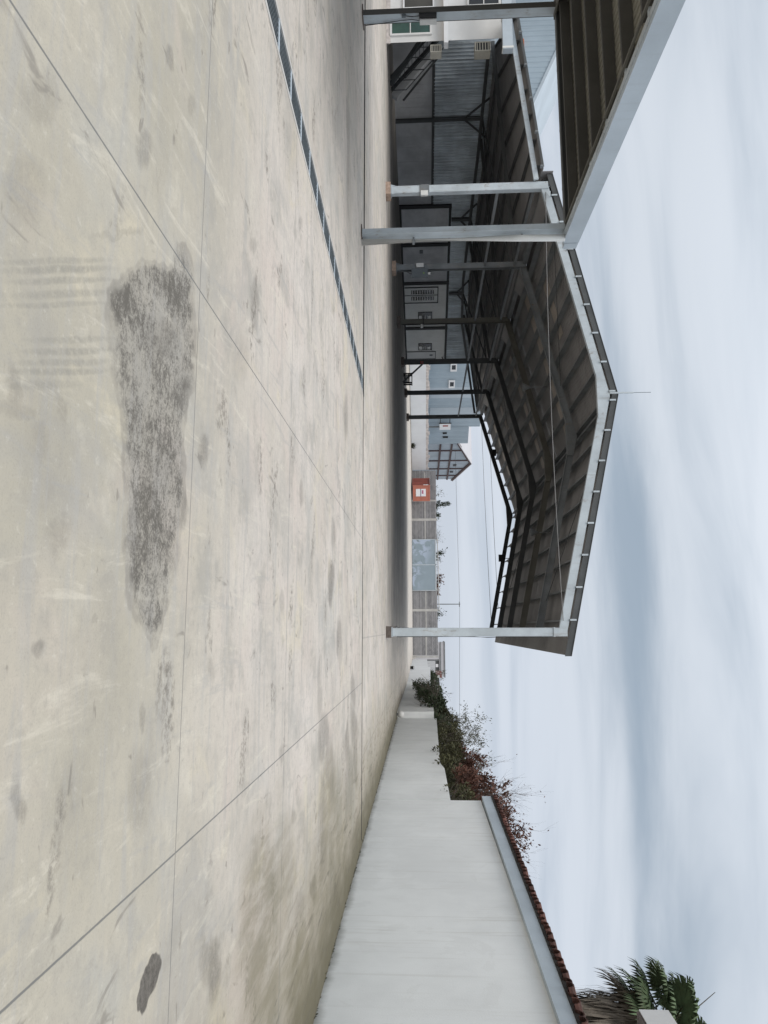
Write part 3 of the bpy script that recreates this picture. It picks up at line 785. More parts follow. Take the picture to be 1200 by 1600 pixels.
def barred_window(y0, y1, z0, z1):
    w = hbox(MB(), y0, y1, .1, .115, z0, z1).build('window', 'glass_dark', oc)
    fr = MB()
    for a, b, c_, e in ((y0 - .05, y0, z0 - .05, z1 + .05), (y1, y1 + .05, z0 - .05, z1 + .05), (y0, y1, z0 - .05, z0), (y0, y1, z1, z1 + .05)): hbox(fr, a, b, .1, .14, c_, e)
    fr.build('frame', 'black', w)
    ba = MB()
    for j in range(1, 6): zz = lerp(z0, z1, j / 6); hbox(ba, lerp(y0, y1, .45), y1, .12, .13, zz - .02, zz + .02)
    hbox(ba, lerp(y0, y1, .45), y1, .117, .12, z0 + .03, z0 + .3); hbox(ba, lerp(y0, y1, .5), y1 - .05, .117, .122, z1 - .35, z1 - .1)
    ba.build('bars', 'office_wall', w)
barred_window(64.35, 65.15, 1.62, 2.88); barred_window(68.05, 68.78, 1.62, 2.88)
d = hbox(MB(), 69.05, 69.9, .1, .13, .42, 3.28).build('door', 'house_white', oc)
f = MB()
for a, b, z0, z1 in ((69.0, 69.05, .42, 3.33), (69.9, 69.95, .42, 3.33), (69.0, 69.95, 3.28, 3.33)): hbox(f, a, b, .1, .15, z0, z1)
f.build('door_frame', 'black', d); hbox(MB(), 69.4, 69.55, .13, .15, 2.7, 3.0).build('door_sign', 'box_grey', d)
p = HP(69.75, .12, 3.95); b = MB(); b.tube([p, p + N * .3 + V((0, 0, .12)), p + N * .7 + V((0, 0, .16))], .05, 8); b.build('wall_lamp', 'black', oc, True)

lt = thing('lean_to', 'dark lean-to roof between the shed columns and the corrugated back wall', 'lean-to', (-27, 45, 0))
yk = [33.0, 38.0, 43.5, 47, 50.2, 52.7, 55.2, 58.2, 61.2, 63.5, 65.7, 68, 70.2, 73.2]
def outer(y):
    if y <= 43.5: return V((lerp(-31.6, HX(43.5) - .3, (y - 33) / 10.5), y, eave_z(y)))
    if y <= 70.2: return V((HX(y) - .35, y, eave_z(y)))
    return V((lerp(HX(70.2) - .35, -22.7, (y - 70.2) / 3.0), y, eave_z(y)))
def inner(y): return V((-22.62, y, 7.86))
for i in range(len(yk) - 1):
    a, b = yk[i], yk[i + 1]; e = .3 if i == 0 else 0
    A, B, C_, E_ = inner(a - e), outer(a - e) if i else outer(a) + V((0, -e, 0)), outer(b), inner(b)
    for s, (q0, q1) in enumerate(((0, .5), (.5, 1))):
        m = MB(); dz = V((0, 0, .004 * (i % 2)))
        P = [A.lerp(B, q0) + dz, A.lerp(B, q1) + dz, E_.lerp(C_, q1) + dz, E_.lerp(C_, q0) + dz]
        m.prism([tuple(x) for x in P], (0, 0, .03)); m.build('roof_sheet', 'roof_under', lt)
for f_ in (.04, .2, .36, .52, .68, .84, .985):
    for i in range(len(yk) - 1):
        a, b = yk[i], yk[i + 1]
        P = inner(a).lerp(outer(a), f_) - V((0, 0, .12)); Q = inner(b).lerp(outer(b), f_) - V((0, 0, .12))
        if i % 2 == 0 or f_ > .9:
            pass
        m = MB(); m.beam(P, Q, .06, .18); m.build('purlin', 'steel_dark', lt)
for i, y in enumerate((33.0, 41.2, 49.1, 57.0, 64.9, 72.6)):
    if y < 43:
        P, Q = V((-22.2, y, 7.55)), outer(y) - V((0, 0, .36)); 
    else: P, Q = V((-22.2, y, 7.5)), outer(y) - V((0, 0, .34))
    if y > 72: continue
    m = MB(); m.beam(P, Q, .12, .24); m.build('rafter', 'steel_blue' if i == 0 else 'steel_dark', lt)
for i in range(2, len(yk) - 1):
    a, b = yk[i], yk[i + 1]
    m = MB(); m.beam(outer(a) + N * .55 - V((0, 0, .42)), outer(b) + N * (.55 if b < 73 else .3) - V((0, 0, .42)), .14, .22); m.build('eave_beam', 'steel_dark', lt)
for y in (47.6, 55.25, 62.3):
    c = MB(); z0 = gz(y) if y < 54 else 4.43; P = HP(y, .16, z0); c.ibeam(P, P + V((0, 0, eave_z(y) - .3 - z0)), .24, .22, up=(.9157, -.4018, 0)); co = c.build('column', 'steel_dark', lt)
    for s in (-1, 1):
        b = MB(); b.beam(HP(y + s * .1, .2, 5.2), HP(y + s * 1.35, .25, eave_z(y) + .05), .09, .12); b.build('brace', 'steel_dark', co)
# crossing struts under the lean-to
for y0, y1 in ((41.2, 47.6), (49.1, 55.25), (57.0, 62.3), (49.1, 47.6), (57.0, 55.25), (64.9, 62.3)):
    m = MB(); m.tube([V((-22.2, y0, 7.2)), HP(y1, .3, eave_z(y1) - .35)], .05, 8); m.build('strut', 'steel_dark', lt)
for a in range(5):
    m = MB(); P = outer(33.0) + V((1.3 + a * 1.9, -.36, .06 + .108 * (1.3 + a * 1.9))); m.box(P.x, P.x + .07, P.y - .1, P.y + .1, P.z - .16, P.z + .0); m.build('purlin_end', 'steel_mid', lt)
m = MB(); P = outer(33.0); m.prism([(-22.7, 32.69, 7.8), (P.x, 32.69, P.z - .06), (P.x, 32.69, P.z + .06), (-22.7, 32.69, 7.92)], (0, .012, 0)); m.build('barge_cap', 'steel_dark', lt)
bg = thing('box_gutter', 'short pale blue sheet metal box gutter beside the white house', 'gutter', (-31, 32.7, 6.05))
MB().box(-34.5, -29.25, 32.5, 32.85, 6.05, 6.55).build('trough', 'fascia_blue', bg)
for x in (-32.9, -31.15, -29.3): MB().box(x - .09, x + .01, 32.47, 32.88, 6.02, 6.58).build('band', 'office_wall', bg)

# ------------------------------------------------------------------ fittings on the shed columns
t = thing('junction_box', 'pale junction box strapped to the pale blue corner column of the shed', 'electrical box', (-21.75, 33.0, 1.7))
MB().box(-21.98, -21.62, 33.12, 33.48, 1.72, 1.74).box(-22.22, -21.78, 33.125, 33.145, 1.72, 2.2).build('strap', 'steel_mid', t)
MB().box(-21.80, -21.55, 32.98, 33.12, 1.78, 2.14).build('box_body', 'lamp_white', t)
t = thing('control_panel', 'grey control panel with green button and white lamp on the second shed column', 'electrical box', (-21.7, 41, 1.2))
MB().box(-21.80, -21.25, 40.86, 41.03, 1.2, 2.2).build('panel_body', 'box_grey', t)
MB().tube([(-21.47, 40.84, 1.95), (-21.47, 40.88, 1.95)], .05, 12).build('button', 'lamp_green', t)
MB().box(-21.5, -21.36, 40.83, 40.9, 2.22, 2.36).build('switch', 'lamp_white', t)
MB().box(-22.16, -21.9, 40.9, 41.05, 1.5, 1.95).build('lamp_cover', 'lamp_white', t)
MB().tube([(-21.6, 41.0, 2.2), (-21.72, 41.0, 2.6), (-21.74, 41.02, 7.2)], .03, 6).build('conduit', 'steel_dark', t)
MB().tube([(-21.5, 41.0, 1.2), (-21.66, 41.0, .9), (-21.72, 41.0, .35)], .03, 6).build('conduit', 'steel_dark', t)
t = thing('alarm_bell', 'round pale bell on a black arm beside the third shed column', 'bell', (-21.6, 49, 1.8))
MB().lathe((-21.58, 48.86, 1.72), [(.03, 0), (.13, .03), (.15, .1), (.12, .2), (.05, .25)], 14).build('dome', 'lamp_white', t, True)
MB().beam((-22.4, 48.9, 1.95), (-21.62, 48.9, 1.95), .05, .05).build('arm', 'black', t)
MB().tube([(-21.72, 48.93, .4), (-21.72, 48.93, 5.5)], .03, 6).build('conduit', 'black', t)
t = thing('alarm_box', 'small red box fixed to the fourth shed column', 'box', (-21.9, 56.8, 1.75))
MB().box(-21.98, -21.78, 56.74, 56.845, 1.72, 1.98).build('box_body', 'red_spot', t); MB().box(-21.95, -21.81, 56.73, 56.742, 1.82, 1.9).build('front_label', 'box_grey', t)
t = thing('leaning_beam', 'dark steel beam leaning against the fourth shed column', 'beam', (-20.9, 57, .2))
MB().ibeam((-21.8, 57.0, 1.9), (-20.45, 57.6, .22), .13, .14).build('bar', 'steel_dark', t)
t = thing('metal_trestle', 'low black metal frame standing on the ground beside the leaning beam', 'frame', (-22.4, 62.0, .2))
g0 = gz(62)
for x in (-22.85, -22.0):
    for y in (62.0, 62.5): MB().box(x - .06, x + .06, y, y + .1, g0 - .01, .92).build('leg', 'black', t)
MB().box(-22.93, -21.92, 61.97, 62.63, .921, 1.0).build('top', 'black', t)
MB().box(-22.79, -22.06, 62.01, 62.09, .62, .72).build('rail', 'black', t)
MB().box(-22.79, -22.06, 62.01, 62.09, .27, .38).build('rail', 'black', t)
MB().box(-22.75, -22.1, 62.2, 62.24, .30, .6).build('board', 'office_wall', t)
# hanging lamps
lamp = thing('pendant_lamp', 'wire caged pendant lamp hanging under the left roof slope of the shed', 'lamp', (-15.5, 45, 8.4), 'lamps hanging from the shed roof')
MB().tube([(-15.5, 45, 8.85), (-15.5, 45, 10.0)], .025, 6).build('stem', 'steel_mid', lamp)
MB().lathe((-15.5, 45, 8.35), [(.26, 0), (.27, .03), (.14, .3), (.09, .42), (.07, .52)], 16).build('shade', 'steel_mid', lamp, True)
copy_thing(lamp, (-6.0, 45.2, 8.75 - .17), 'smaller looking pendant lamp hanging under the right roof slope of the shed')
for nm, lab, x, y, z in (('floodlight', 'black floodlight on the far end rafter, hanging on the right slope', -6.6, 68.3, 9.25), ('floodlight', 'black floodlight under the left slope near the far end of the shed', -17.6, 71.2, 9.1)):
    t = thing(nm, lab, 'lamp', (x, y, z), 'floodlights on the far rafter')
    MB().box(x - .28, x + .28, y - .2, y + .12, z - .2, z + .2).prism([(x - .34, y - .26, z - .26), (x + .34, y - .26, z - .26), (x + .34, y - .26, z + .26), (x - .34, y - .26, z + .26)], (0, .055, 0)).build('housing', 'black', t)
    MB().beam((x, y, z + .2), (x, y, z + .85), .06, .06).build('bracket', 'black', t)

# ------------------------------------------------------------------ white house by the stairs
h = thing('white_house', 'two storey white house with green and dark windows at the left edge', 'house', (-38, 35, 0))
m = MB(); m.prism([(-31.42, 34.2, -.05), (-39.9, 41.4, -.05), (-50, 41.4, -.05), (-50, 34.2, -.05)], (0, 0, 6.35)); m.build('wall', 'house_white', h)
MB().box(-50, -30.9, 33.75, 34.19, 3.1, 3.33).build('ledge', 'trim_white', h)
MB().box(-50, -31.36, 34.14, 34.195, 0, .22).build('plinth', 'adobe', h)
def hwin(x0, x1, z0, z1, gl, mulls, name='window', fr='trim_white', wdt=.07):
    w = MB().box(x0, x1, 34.15, 34.19, z0, z1).build(name, gl, h)
    f = MB(); f.box(x0 - wdt, x0, 34.1, 34.195, z0 - wdt, z1 + wdt); f.box(x1, x1 + wdt, 34.1, 34.195, z0 - wdt, z1 + wdt)
    f.box(x0, x1, 34.1, 34.195, z0 - wdt, z0); f.box(x0, x1, 34.1, 34.195, z1, z1 + wdt)
    f.build('frame', fr, w)
    for zz in mulls: MB().box(x0, x1, 34.12, 34.149, zz - .025, zz + .025).build('mullion', fr, w)
hwin(-32.75, -31.9, .3, 2.36, 'glass_green', (1.3,), 'door', 'house_white', .11)  # door and window positions back-projected from image pixels onto the front wall
hwin(-35.2, -33.5, .99, 2.53, 'bronze_dark', (), 'window', 'trim_white', .08)
hwin(-35.4, -33.5, 4.5, 6.1, 'glass_dark', (5.3,), 'window', 'house_white', .1)
ac = thing('air_conditioner', 'upper beige air conditioner box on the corner of the white house', 'air conditioner', (-31.1, 34.4, 4.78), 'air conditioners on the white house')
def acunit(t, x0, x1, y0, y1, z0, z1):
    MB().box(x0, x1, y0 + .02, y1, z0, z1).build('case', 'ac', t)
    f = MB(); w = .05
    f.box(x0, x0 + w, y0, y0 + .018, z0, z1).box(x1 - w, x1, y0, y0 + .018, z0, z1).box(x0 + w, x1 - w, y0, y0 + .018, z0, z0 + w).box(x0 + w, x1 - w, y0, y0 + .018, z1 - w, z1); f.build('bezel', 'ac', t)
    g = MB()
    MB().box(x0 + w, x1 - w, y0 + .012, y0 + .018, z0 + w, z1 - w).build('coil', 'black', t)
    for i in range(5): zz = lerp(z0 + w, z1 - w, (i + .5) / 5); g.box(x0 + w, x1 - w, y0 + .002, y0 + .011, zz - .02, zz + .02)
    g.build('grille', 'ac', t)
acunit(ac, -31.36, -30.8, 34.3, 34.9, 4.78, 5.62)
ac2 = thing('air_conditioner', 'lower beige air conditioner box above the stairs beside the white house', 'air conditioner', (-31.0, 34.4, 2.36), 'air conditioners on the white house')
acunit(ac2, -31.3, -30.84, 34.3, 34.8, 2.38, 2.98)

s = thing('metal_staircase', 'dark metal staircase climbing to the left behind the white house corner', 'staircase', (-35.5, 40, 0))
a0, a1 = V((-33.7, 39.4, .0)), V((-37.2, 39.4, 2.9))
for o in (0, 1.0):
    MB().beam(a0 + V((0, o, 0)), a1 + V((0, o, 0)), .05, .24).build('stringer', 'steel_dark', s)
    MB().tube([a0 + V((-.0, o, .95)), a1 + V((0, o, .95))], .028, 8).build('handrail', 'steel_dark', s)
    for i in range(6):
        p = a0.lerp(a1, i / 5) + V((0, o, 0)); MB().beam(p, p + V((0, 0, .96)), .04, .04).build('baluster', 'steel_dark', s)
for i in range(12):
    p = a0.lerp(a1, (i + .5) / 12); MB().box(p.x - .14, p.x + .14, 39.43, 40.37, p.z - .01, p.z + .02).build('tread', 'steel_dark', s)
MB().beam((-32.6, 38.6, .05), (-36.2, 38.6, 2.3), .22, .22).build('lower_flight', 'steel_dark', s)
MB().box(-38.6, -37.1, 39.3, 40.5, 2.86, 2.96).build('landing', 'steel_dark', s)
for x in (-38.5, -37.3): MB().box(x - .05, x + .05, 39.4, 39.5, 0, 2.86).build('support', 'steel_dark', s)
t = thing('ramp_rail', 'sloping grey rail fixed to the concrete wall beside the staircase', 'rail', (-35, 41, 0))
MB().beam((-33.6, 41.2, .75), (-36.6, 41.2, 3.0), .06, .12).build('upper_rail', 'steel_dark', t)
MB().beam((-33.9, 41.3, .15), (-36.8, 41.3, 2.3), .3, .5).build('ramp_side', 'concrete_wall', t)

# ------------------------------------------------------------------ distant buildings
w = thing('warehouse', 'tall pale blue gabled warehouse behind the lean-to at the far left', 'warehouse', (-50, 55, 0))
c = MB(); c.corrugated((-70, 54.2), (-37.5, 54.2), lambda t: 0, lambda t: 23.2 - t * 14.7, .5, .04, profile='step', per=8); c.build('wall', 'sheet_blue', w)
m = MB(); m.prism([(-70, 54.1, 23.2), (-37.5, 54.1, 8.5), (-37.5, 54.1, 8.75), (-70, 54.1, 23.5)], (0, 12, 0)); m.build('roof', 'sheet_blue_pale', w)
MB().box(-70, -51.0, 54.0, 54.1, 9.0, 10.2).build('band', 'sheet_blue_pale', w)
MB().box(-49.4, -48.6, 53.9, 54.13, 10.45, 10.75).build('vent', 'orange', w)

LA = V((.5209, 1, 0)).normalized(); LN = V((LA.y, -LA.x, 0))
def FP(y, b, o=0.0, z=0.0): return V((.5209 * y + b, y, z)) + LN * o
def fbox(mb, b, y0, y1, o0, o1, z0, z1):
    P = [FP(y0, b, o1, z0), FP(y1, b, o1, z0), FP(y1, b, o0, z0), FP(y0, b, o0, z0), FP(y0, b, o1, z1), FP(y1, b, o1, z1), FP(y1, b, o0, z1), FP(y0, b, o0, z1)]
    mb.add(P, [(3, 2, 1, 0), (4, 5, 6, 7), (0, 1, 5, 4), (1, 2, 6, 5), (2, 3, 7, 6), (3, 0, 4, 7)]); return mb
bw = thing('boundary_wall', 'clean white wall with a ragged plaster coping beyond the shed', 'wall', (.5209 * 98 - 84.3, 98, .25))
fbox(MB(), -84.3, 76, 113.15, -.25, 0, .1, 2.58).build('wall_body', 'white_wall_far', bw)
y = 76.0; cp = MB()
while y < 113.2:
    L = random.uniform(.35, .8); fbox(cp, -84.3, y, min(113.4, y + L - .02), -.22 + random.uniform(-.02, .02), -.04 + random.uniform(-.02, .02), 2.57, 2.9 + random.uniform(0, .3)); y += L
cp.build('coping', 'adobe', bw)
fbox(MB(), -84.3, 76, 113.15, .01, .25, .1, .36).build('footing', 'wall_base', bw)

w = thing('warehouse', 'blue grey clad warehouse with small framed windows behind the white wall', 'warehouse', (.5209 * 98 - 87, 98, 0))
P0, P1, P2 = FP(70, -87.2), FP(107.95, -87.2), FP(111.3, -87.2)
c = MB(); c.corrugated((P0.x, P0.y), (P1.x, P1.y), lambda t: 0, lambda t: 10.97, .9, .05, profile='step', per=8); c.build('wall', 'sheet_blue', w)
c = MB(); c.corrugated((P1.x, P1.y), (P2.x, P2.y), lambda t: 0, lambda t: 9.3, .9, .05, profile='step', per=8); c.build('wall', 'sheet_blue', w)
fbox(MB(), -87.2, 70, 107.95, -10, -.06, 0, 10.9).build('body', 'sheet_blue_pale', w)
fbox(MB(), -87.2, 107.95, 111.3, -6, -.06, 0, 9.22).build('body', 'sheet_blue_pale', w)
for k, (yb) in enumerate((80, 86.5, 93.5, 100.5, 104.2)):
    fbox(MB(), -87.2, yb, yb + 1.9, .0, .075, 3.2, 10.9).build('cladding_strip', 'sheet_blue_pale', w)
for y, z, white in ((90.7, 6.82, 1), (92.85, 6.73, 0), (94.05, 6.69, 1), (97.05, 6.54, 1), (99.9, 6.36, 1)):
    wi = fbox(MB(), -87.2, y - .38, y + .38, .09, .13, z - .28, z + .28).build('window', 'glass_dark', w)
    f = MB(); e = .3 if white else .04
    fbox(f, -87.2, y - .38 - e, y - .38, .09, .16, z - .28 - e * .6, z + .28 + e * .6); fbox(f, -87.2, y + .38, y + .38 + e, .09, .16, z - .28 - e * .6, z + .28 + e * .6)
    fbox(f, -87.2, y - .38, y + .38, .09, .16, z - .28 - e * .6, z - .28); fbox(f, -87.2, y - .38, y + .38, .09, .16, z + .28, z + .28 + e * .6)
    f.build('frame', 'trim_white' if white else 'steel_mid', wi)
for y, z0, z1 in ((109.1, 5.25, 5.9), (109.9, 5.28, 6.1)):
    wi = fbox(MB(), -87.2, y - .16, y + .16, .09, .14, z0, z1).build('vent', 'black', w); 
bk = thing('basketball_hoop', 'white basketball backboard with red square in front of the blue grey warehouse', 'basketball hoop', (-31.0, 106.8, .3))
fbox(MB(), -86.3, 106.2, 107.4, -.04, 0, 4.7, 6.4).build('backboard', 'trim_white', bk)
fbox(MB(), -86.3, 106.5, 106.75, .003, .012, 5.2, 6.0).build('target_square', 'red_spot', bk)
fr = MB(); fbox(fr, -86.3, 106.1, 106.19, -.1, .03, 4.6, 6.5); fbox(fr, -86.3, 105.2, 106.1, -.1, -.02, 4.75, 4.85); fbox(fr, -86.3, 105.2, 106.1, -.1, -.02, 6.2, 6.3); fr.build('frame', 'black', bk)
fbox(MB(), -86.3, 106.9, 107.0, -.3, -.05, .2, 5.0).build('pole', 'steel_mid', bk)

# gabled house with brown framing
gh = thing('gabled_house', 'grey blue gabled house with a maroon beam grid on its end wall', 'house', (-30, 128, 0))
A, B = V((-30.35, 116.0, 0)), V((-29.4, 140.0, 0)); ga = (B - A).normalized(); gn = V((ga.y, -ga.x, 0)); GL = (B - A).length; ap = .49
def GP(t, o=0.0, z=0.0): return A + ga * (GL * t) + gn * o + V((0, 0, z))
EV, AZ = 8.05, 10.85
m = MB(); m.prism([tuple(GP(0)), tuple(GP(1)), tuple(GP(1, 0, EV)), tuple(GP(ap, 0, AZ)), tuple(GP(0, 0, EV))], tuple(gn * -16)); m.build('wall', 'house_panel', gh)
def grid(t0, z0, t1, z1, wdt, o=.0): 
    mm = MB(); mm.beam(GP(t0, .06 + o, z0), GP(t1, .06 + o, z1), .1, wdt); mm.build('beam', 'brown_beam', gh)
for tt, zt in ((.155, 8.95), (.42, 10.3), (.655, 9.9), (.865, 8.8)): 
    mm = MB(); mm.beam(GP(tt, .08, 2.5), GP(tt, .08, zt), .55, .1, up=tuple(gn)); mm.build('beam', 'brown_beam', gh)
grid(0, 5.1, 1, 5.1, .3, .03); grid(0, 7.0, 1, 7.0, .3, .03)
mm = MB(); mm.beam(GP(-.02, .1, EV - .05), GP(ap, .1, AZ - .05), .2, .4); mm.build('barge_board', 'brown_beam', gh)
mm = MB(); mm.beam(GP(1.02, .1, EV - .1), GP(ap, .1, AZ - .05), .2, .4); mm.build('barge_board', 'brown_beam', gh)
for t0, z0 in ((.53, 7.75), (.73, 7.35)):
    mm = MB(); P = [GP(t0, .03, z0), GP(t0 + .05, .03, z0), GP(t0 + .05, .03, z0 + .6), GP(t0, .03, z0 + .6)]; mm.prism([tuple(x) for x in P], tuple(gn * .05)); mm.build('vent', 'black', gh)
for a_, b_ in ((-.03, ap), (1.03, ap)):
    mm = MB(); mm.prism([tuple(GP(a_, .3, EV - .02)), tuple(GP(b_, .3, AZ + .14)), tuple(GP(b_, -16.5, AZ + .14)), tuple(GP(a_, -16.5, EV - .02))], (0, 0, .1)); mm.build('roof', 'pale_roof', gh)

# shipping container
ct = thing('shipping_container', 'rust red shipping container with a white sign on its end', 'container', (-21.1, 107, .25))
C0 = V((-21.4, 106.2, .27)); ce = V((.925, .38, 0)); cs = V((-.38, .925, 0))
def CP(a, b, z): return C0 + ce * a + cs * b + V((0, 0, z))
def cbox(a0, a1, b0, b1, z0, z1):
    P = [CP(a0, b0, z0), CP(a1, b0, z0), CP(a1, b1, z0), CP(a0, b1, z0), CP(a0, b0, z1), CP(a1, b0, z1), CP(a1, b1, z1), CP(a0, b1, z1)]
    m = MB(); m.add(P, [(3, 2, 1, 0), (4, 5, 6, 7), (0, 1, 5, 4), (1, 2, 6, 5), (2, 3, 7, 6), (3, 0, 4, 7)]); return m
p0, p1 = CP(0.04, .1, 0), CP(.04, 5.96, 0)
c = MB(); c.corrugated((p1.x, p1.y), (p0.x, p0.y), lambda t: .4, lambda t: 2.75, .55, .05, profile='step', per=10); c.build('side_wall', 'cont_side', ct)
cbox(.08, 2.36, .1, 5.96, .3, 2.8).build('body', 'cont_side', ct)
cbox(.1, 2.34, .04, .095, .42, 2.7).build('end_wall', 'cont_end', ct)
fr = MB()
for a in ((0, .12), (2.32, 2.44)):
    for b in ((0, .12), (5.94, 6.06)):
        m = cbox(a[0], a[1], b[0], b[1], .25, 2.86); m.build('corner_post', 'cont_end', ct)
for b in ((0, .1), (5.96, 6.06)):
    for z in ((.26, .44), (2.68, 2.85)): cbox(.121, 2.319, b[0], b[1], z[0], z[1]).build('end_rail', 'cont_end', ct)
for a in ((0, .08), (2.36, 2.44)):
    for z in ((.26, .42), (2.72, 2.85)): cbox(a[0], a[1], .121, 5.939, z[0], z[1]).build('side_rail', 'cont_side', ct)
sg = cbox(.55, 1.7, .01, .038, .72, 2.22).build('sign', 'sign_white', ct)
cbox(.55, 1.7, .0, .008, 1.4, 1.5).build('sign_bar', 'sign_navy', sg); cbox(.75, 1.3, .0, .008, 1.62, 1.86).build('sign_print', 'sign_pink', sg)
cbox(-.02, .3, .2, .6, 1.85, 2.6).build('side_label', 'sign_white', ct)

# block wall across the far end
bwk = thing('block_wall', 'long grey concrete block wall with pale posts closing the far end of the yard', 'wall', (-8, 113, .25))
FY = 113.2
for a, b in ((-25.35, -20.3), (-20.3, -17.15), (-17.15, -13.9), (-6.0, -2.8), (-2.8, .7), (.7, 4.2)):
    MB().box(a + .11, b - .11, FY, FY + .2, .2, 4.18).build('block_panel', 'block', bwk)
MB().box(-13.79, -6.11, FY, FY + .2, .2, 3.2).build('block_panel', 'block', bwk)
for x in (-20.3, -17.15, -13.9, -6.0, -2.8, .7, 4.3):
    MB().box(x - .13 - (.12 if abs(x + 17.15) < .1 or abs(x + 2.8) < .1 else 0), x + .13, FY - .05, FY + .22, .2, 4.24).build('post', 'post_conc', bwk)
for a, b in ((-24.9, -20.45), (-20.15, -17.45), (-17.0, -14.05), (-5.85, -3.1), (-2.65, .55), (.85, 4.15)):
    MB().box(a, b, FY - .03, FY - .005, 2.28 + random.uniform(-.03, .03), 2.46).build('tie_course', 'post_conc', bwk)
t = thing('sheet_gate', 'large blue grey metal gate with pale peeling patches in the far block wall', 'gate', (-10, FY - .1, .25))
MB().box(-13.98, -5.96, FY - .2, FY - .12, .3, 4.05).build('gate_leaf', 'gate', t)
for x in (-14.0, -5.94, -9.97): MB().box(x - .05, x + .05, FY - .24, FY - .203, .28, 4.08).build('stile', 'steel_blue', t)
MB().box(-14, -5.94, FY - .24, FY - .205, 3.9, 4.08).build('top_rail', 'steel_blue', t)
t = thing('overhead_pipe', 'thin galvanised pipe running along the top of the far block wall', 'pipe', (-7, FY + .5, 4.3))
MB().tube([(-14.2, FY + .35, 4.32), (-2.6, FY + .35, 4.45)], .07, 8).build('tube', 'post_conc', t)
for x in (-13.5, -8.5, -3.2): MB().tube([(x, FY + .35, 2), (x, FY + .35, 4.38)], .05, 8).build('stanchion', 'steel_mid', t)

# ------------------------------------------------------------------ right-hand walls
XW = 5.6
hs = thing('tiled_house', 'white rendered house wall with a tiled eave along the right side of the yard', 'house', (8, 15, 0))
MB().box(XW, XW + .3, -6, 24.95, -.1, 3.52).build('wall', 'white_wall', hs)
MB().box(XW + .31, 15, -6, 24.95, -.1, 3.3).build('inner_wall', 'white_wall', hs)
ft = lambda y: 3.66 + .0115 * max(0, y - 8)
m = MB(); m.prism([(XW - .12, -6, 3.44), (XW - .12, 25.05, 3.56), (XW - .12, 25.05, ft(25)), (XW - .12, -6, 3.6)], (.6, 0, 0)); m.build('fascia', 'fascia_blue', hs)
m = MB(); m.prism([(XW - .15, -6, 3.602), (XW - .15, 25.05, ft(25) + .002), (XW - .15, 25.05, ft(25) + .075), (XW - .15, -6, 3.675)], (.7, 0, 0)); m.build('eave_strip', 'timber', hs)  # near-black strip between fascia and tiles
tl = MB(); y = -4.0; i = 0
while y < 25:
    z = ft(y) + .075; r = .105 + random.uniform(-.008, .008); jx = random.uniform(-.03, .03); jz = random.uniform(-.008, .012)
    # barrel tile: half tube sloping up and away from the yard, with thickness
    n = 7; L = 3.0; vs = []; fs = []
    for e, (xx, zz) in enumerate(((XW - .2 + jx, z + jz), (XW + L, z + jz + L * .24))):
        for rr in (r, r - .018):
            for k in range(n):
                a_ = math.pi * k / (n - 1); vs.append((xx, y + rr * math.cos(a_), zz + rr * math.sin(a_)))
    for k in range(n - 1):
        fs.append((k, k + 1, 2 * n + k + 1, 2 * n + k)); fs.append((n + k + 1, n + k, 3 * n + k, 3 * n + k + 1)); fs.append((k + 1, k, n + k, n + k + 1))
    tl.add(vs, fs)
    # channel tile between
    vs = []
    for xx, zz in ((XW - .17 - jx, z + .03), (XW + L, z + .03 + L * .24)):
        for k in range(n):
            a_ = math.pi * k / (n - 1); vs.append((xx, y + .12 + .09 * math.cos(a_), zz + .02 - .07 * math.sin(a_)))
    tl.add(vs, [(k + 1, k, n + k, n + k + 1) for k in range(n - 1)])
    y += .24
tl.build('roof', 'tile', hs)
# upper floor whose roof slab corner shows by the palm
up_ = MB().box(10.5, 15, 4, 17.5, 3.3, 6.72).build('upper_wall', 'white_wall', hs)
MB().box(9.0, 15.5, 4, 19.1, 6.725, 7.42).build('roof_slab', 'house_white', hs)
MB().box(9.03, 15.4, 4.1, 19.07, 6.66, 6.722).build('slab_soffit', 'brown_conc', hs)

ws = thing('garden_wall', 'lower white wall with a stepped top continuing from the tiled house', 'wall', (XW, 35, 0))
m = MB(); m.prism([(XW + .0, 25.0, -.1), (XW, 46.9, -.1), (XW, 46.9, 2.52), (XW, 31.6, 2.35), (XW, 30.4, 2.5), (XW, 25.0, 2.52)], (.25, 0, 0)); m.build('wall_body', 'white_wall', ws)
MB().box(5.2, XW + .25, 46.91, 47.15, -.1, 2.36).build('return_wall', 'white_wall', ws)
wf = thing('garden_wall', 'far low white wall section stepping forward behind the overhanging bush', 'wall', (5.1, 80, 0))
def flw(y): return lerp(5.2, 4.62, (y - 47.1) / 65.9)
for a, b, z0, z1 in ((47.16, 70, 2.36, 2.42), (70, 93.2, 2.44, 2.72), (93.2, 112.9, 2.42, 2.45)):
    m = MB(); m.prism([(flw(a), a, 0), (flw(b), b, 0), (flw(b), b, z1), (flw(a), a, z0)], (.25, 0, 0)); m.build('wall_body', 'white_wall_far' if a > 60 else 'white_wall', wf)
nb = thing('neighbour_wall', 'plain grey concrete wall rising behind the far white wall', 'wall', (6.5, 110, 0))
m = MB(); m.prism([(6.75, 84, 0), (6.1, 140, 0), (6.1, 140, 4.25), (6.75, 84, 3.1)], (.3, 0, 0)); m.build('wall_body', 'concrete_wall', nb)
m = MB(); m.prism([(6.74, 86, 3.14), (6.72, 88.5, 3.19), (6.72, 88.5, 3.6), (6.74, 86, 3.5)], (.28, 0, 0)); m.build('pier', 'post_conc', nb)
t = thing('dark_outbuilding', 'low dark roofed outbuilding with one white window beyond the grey wall', 'building', (8, 150, 0))
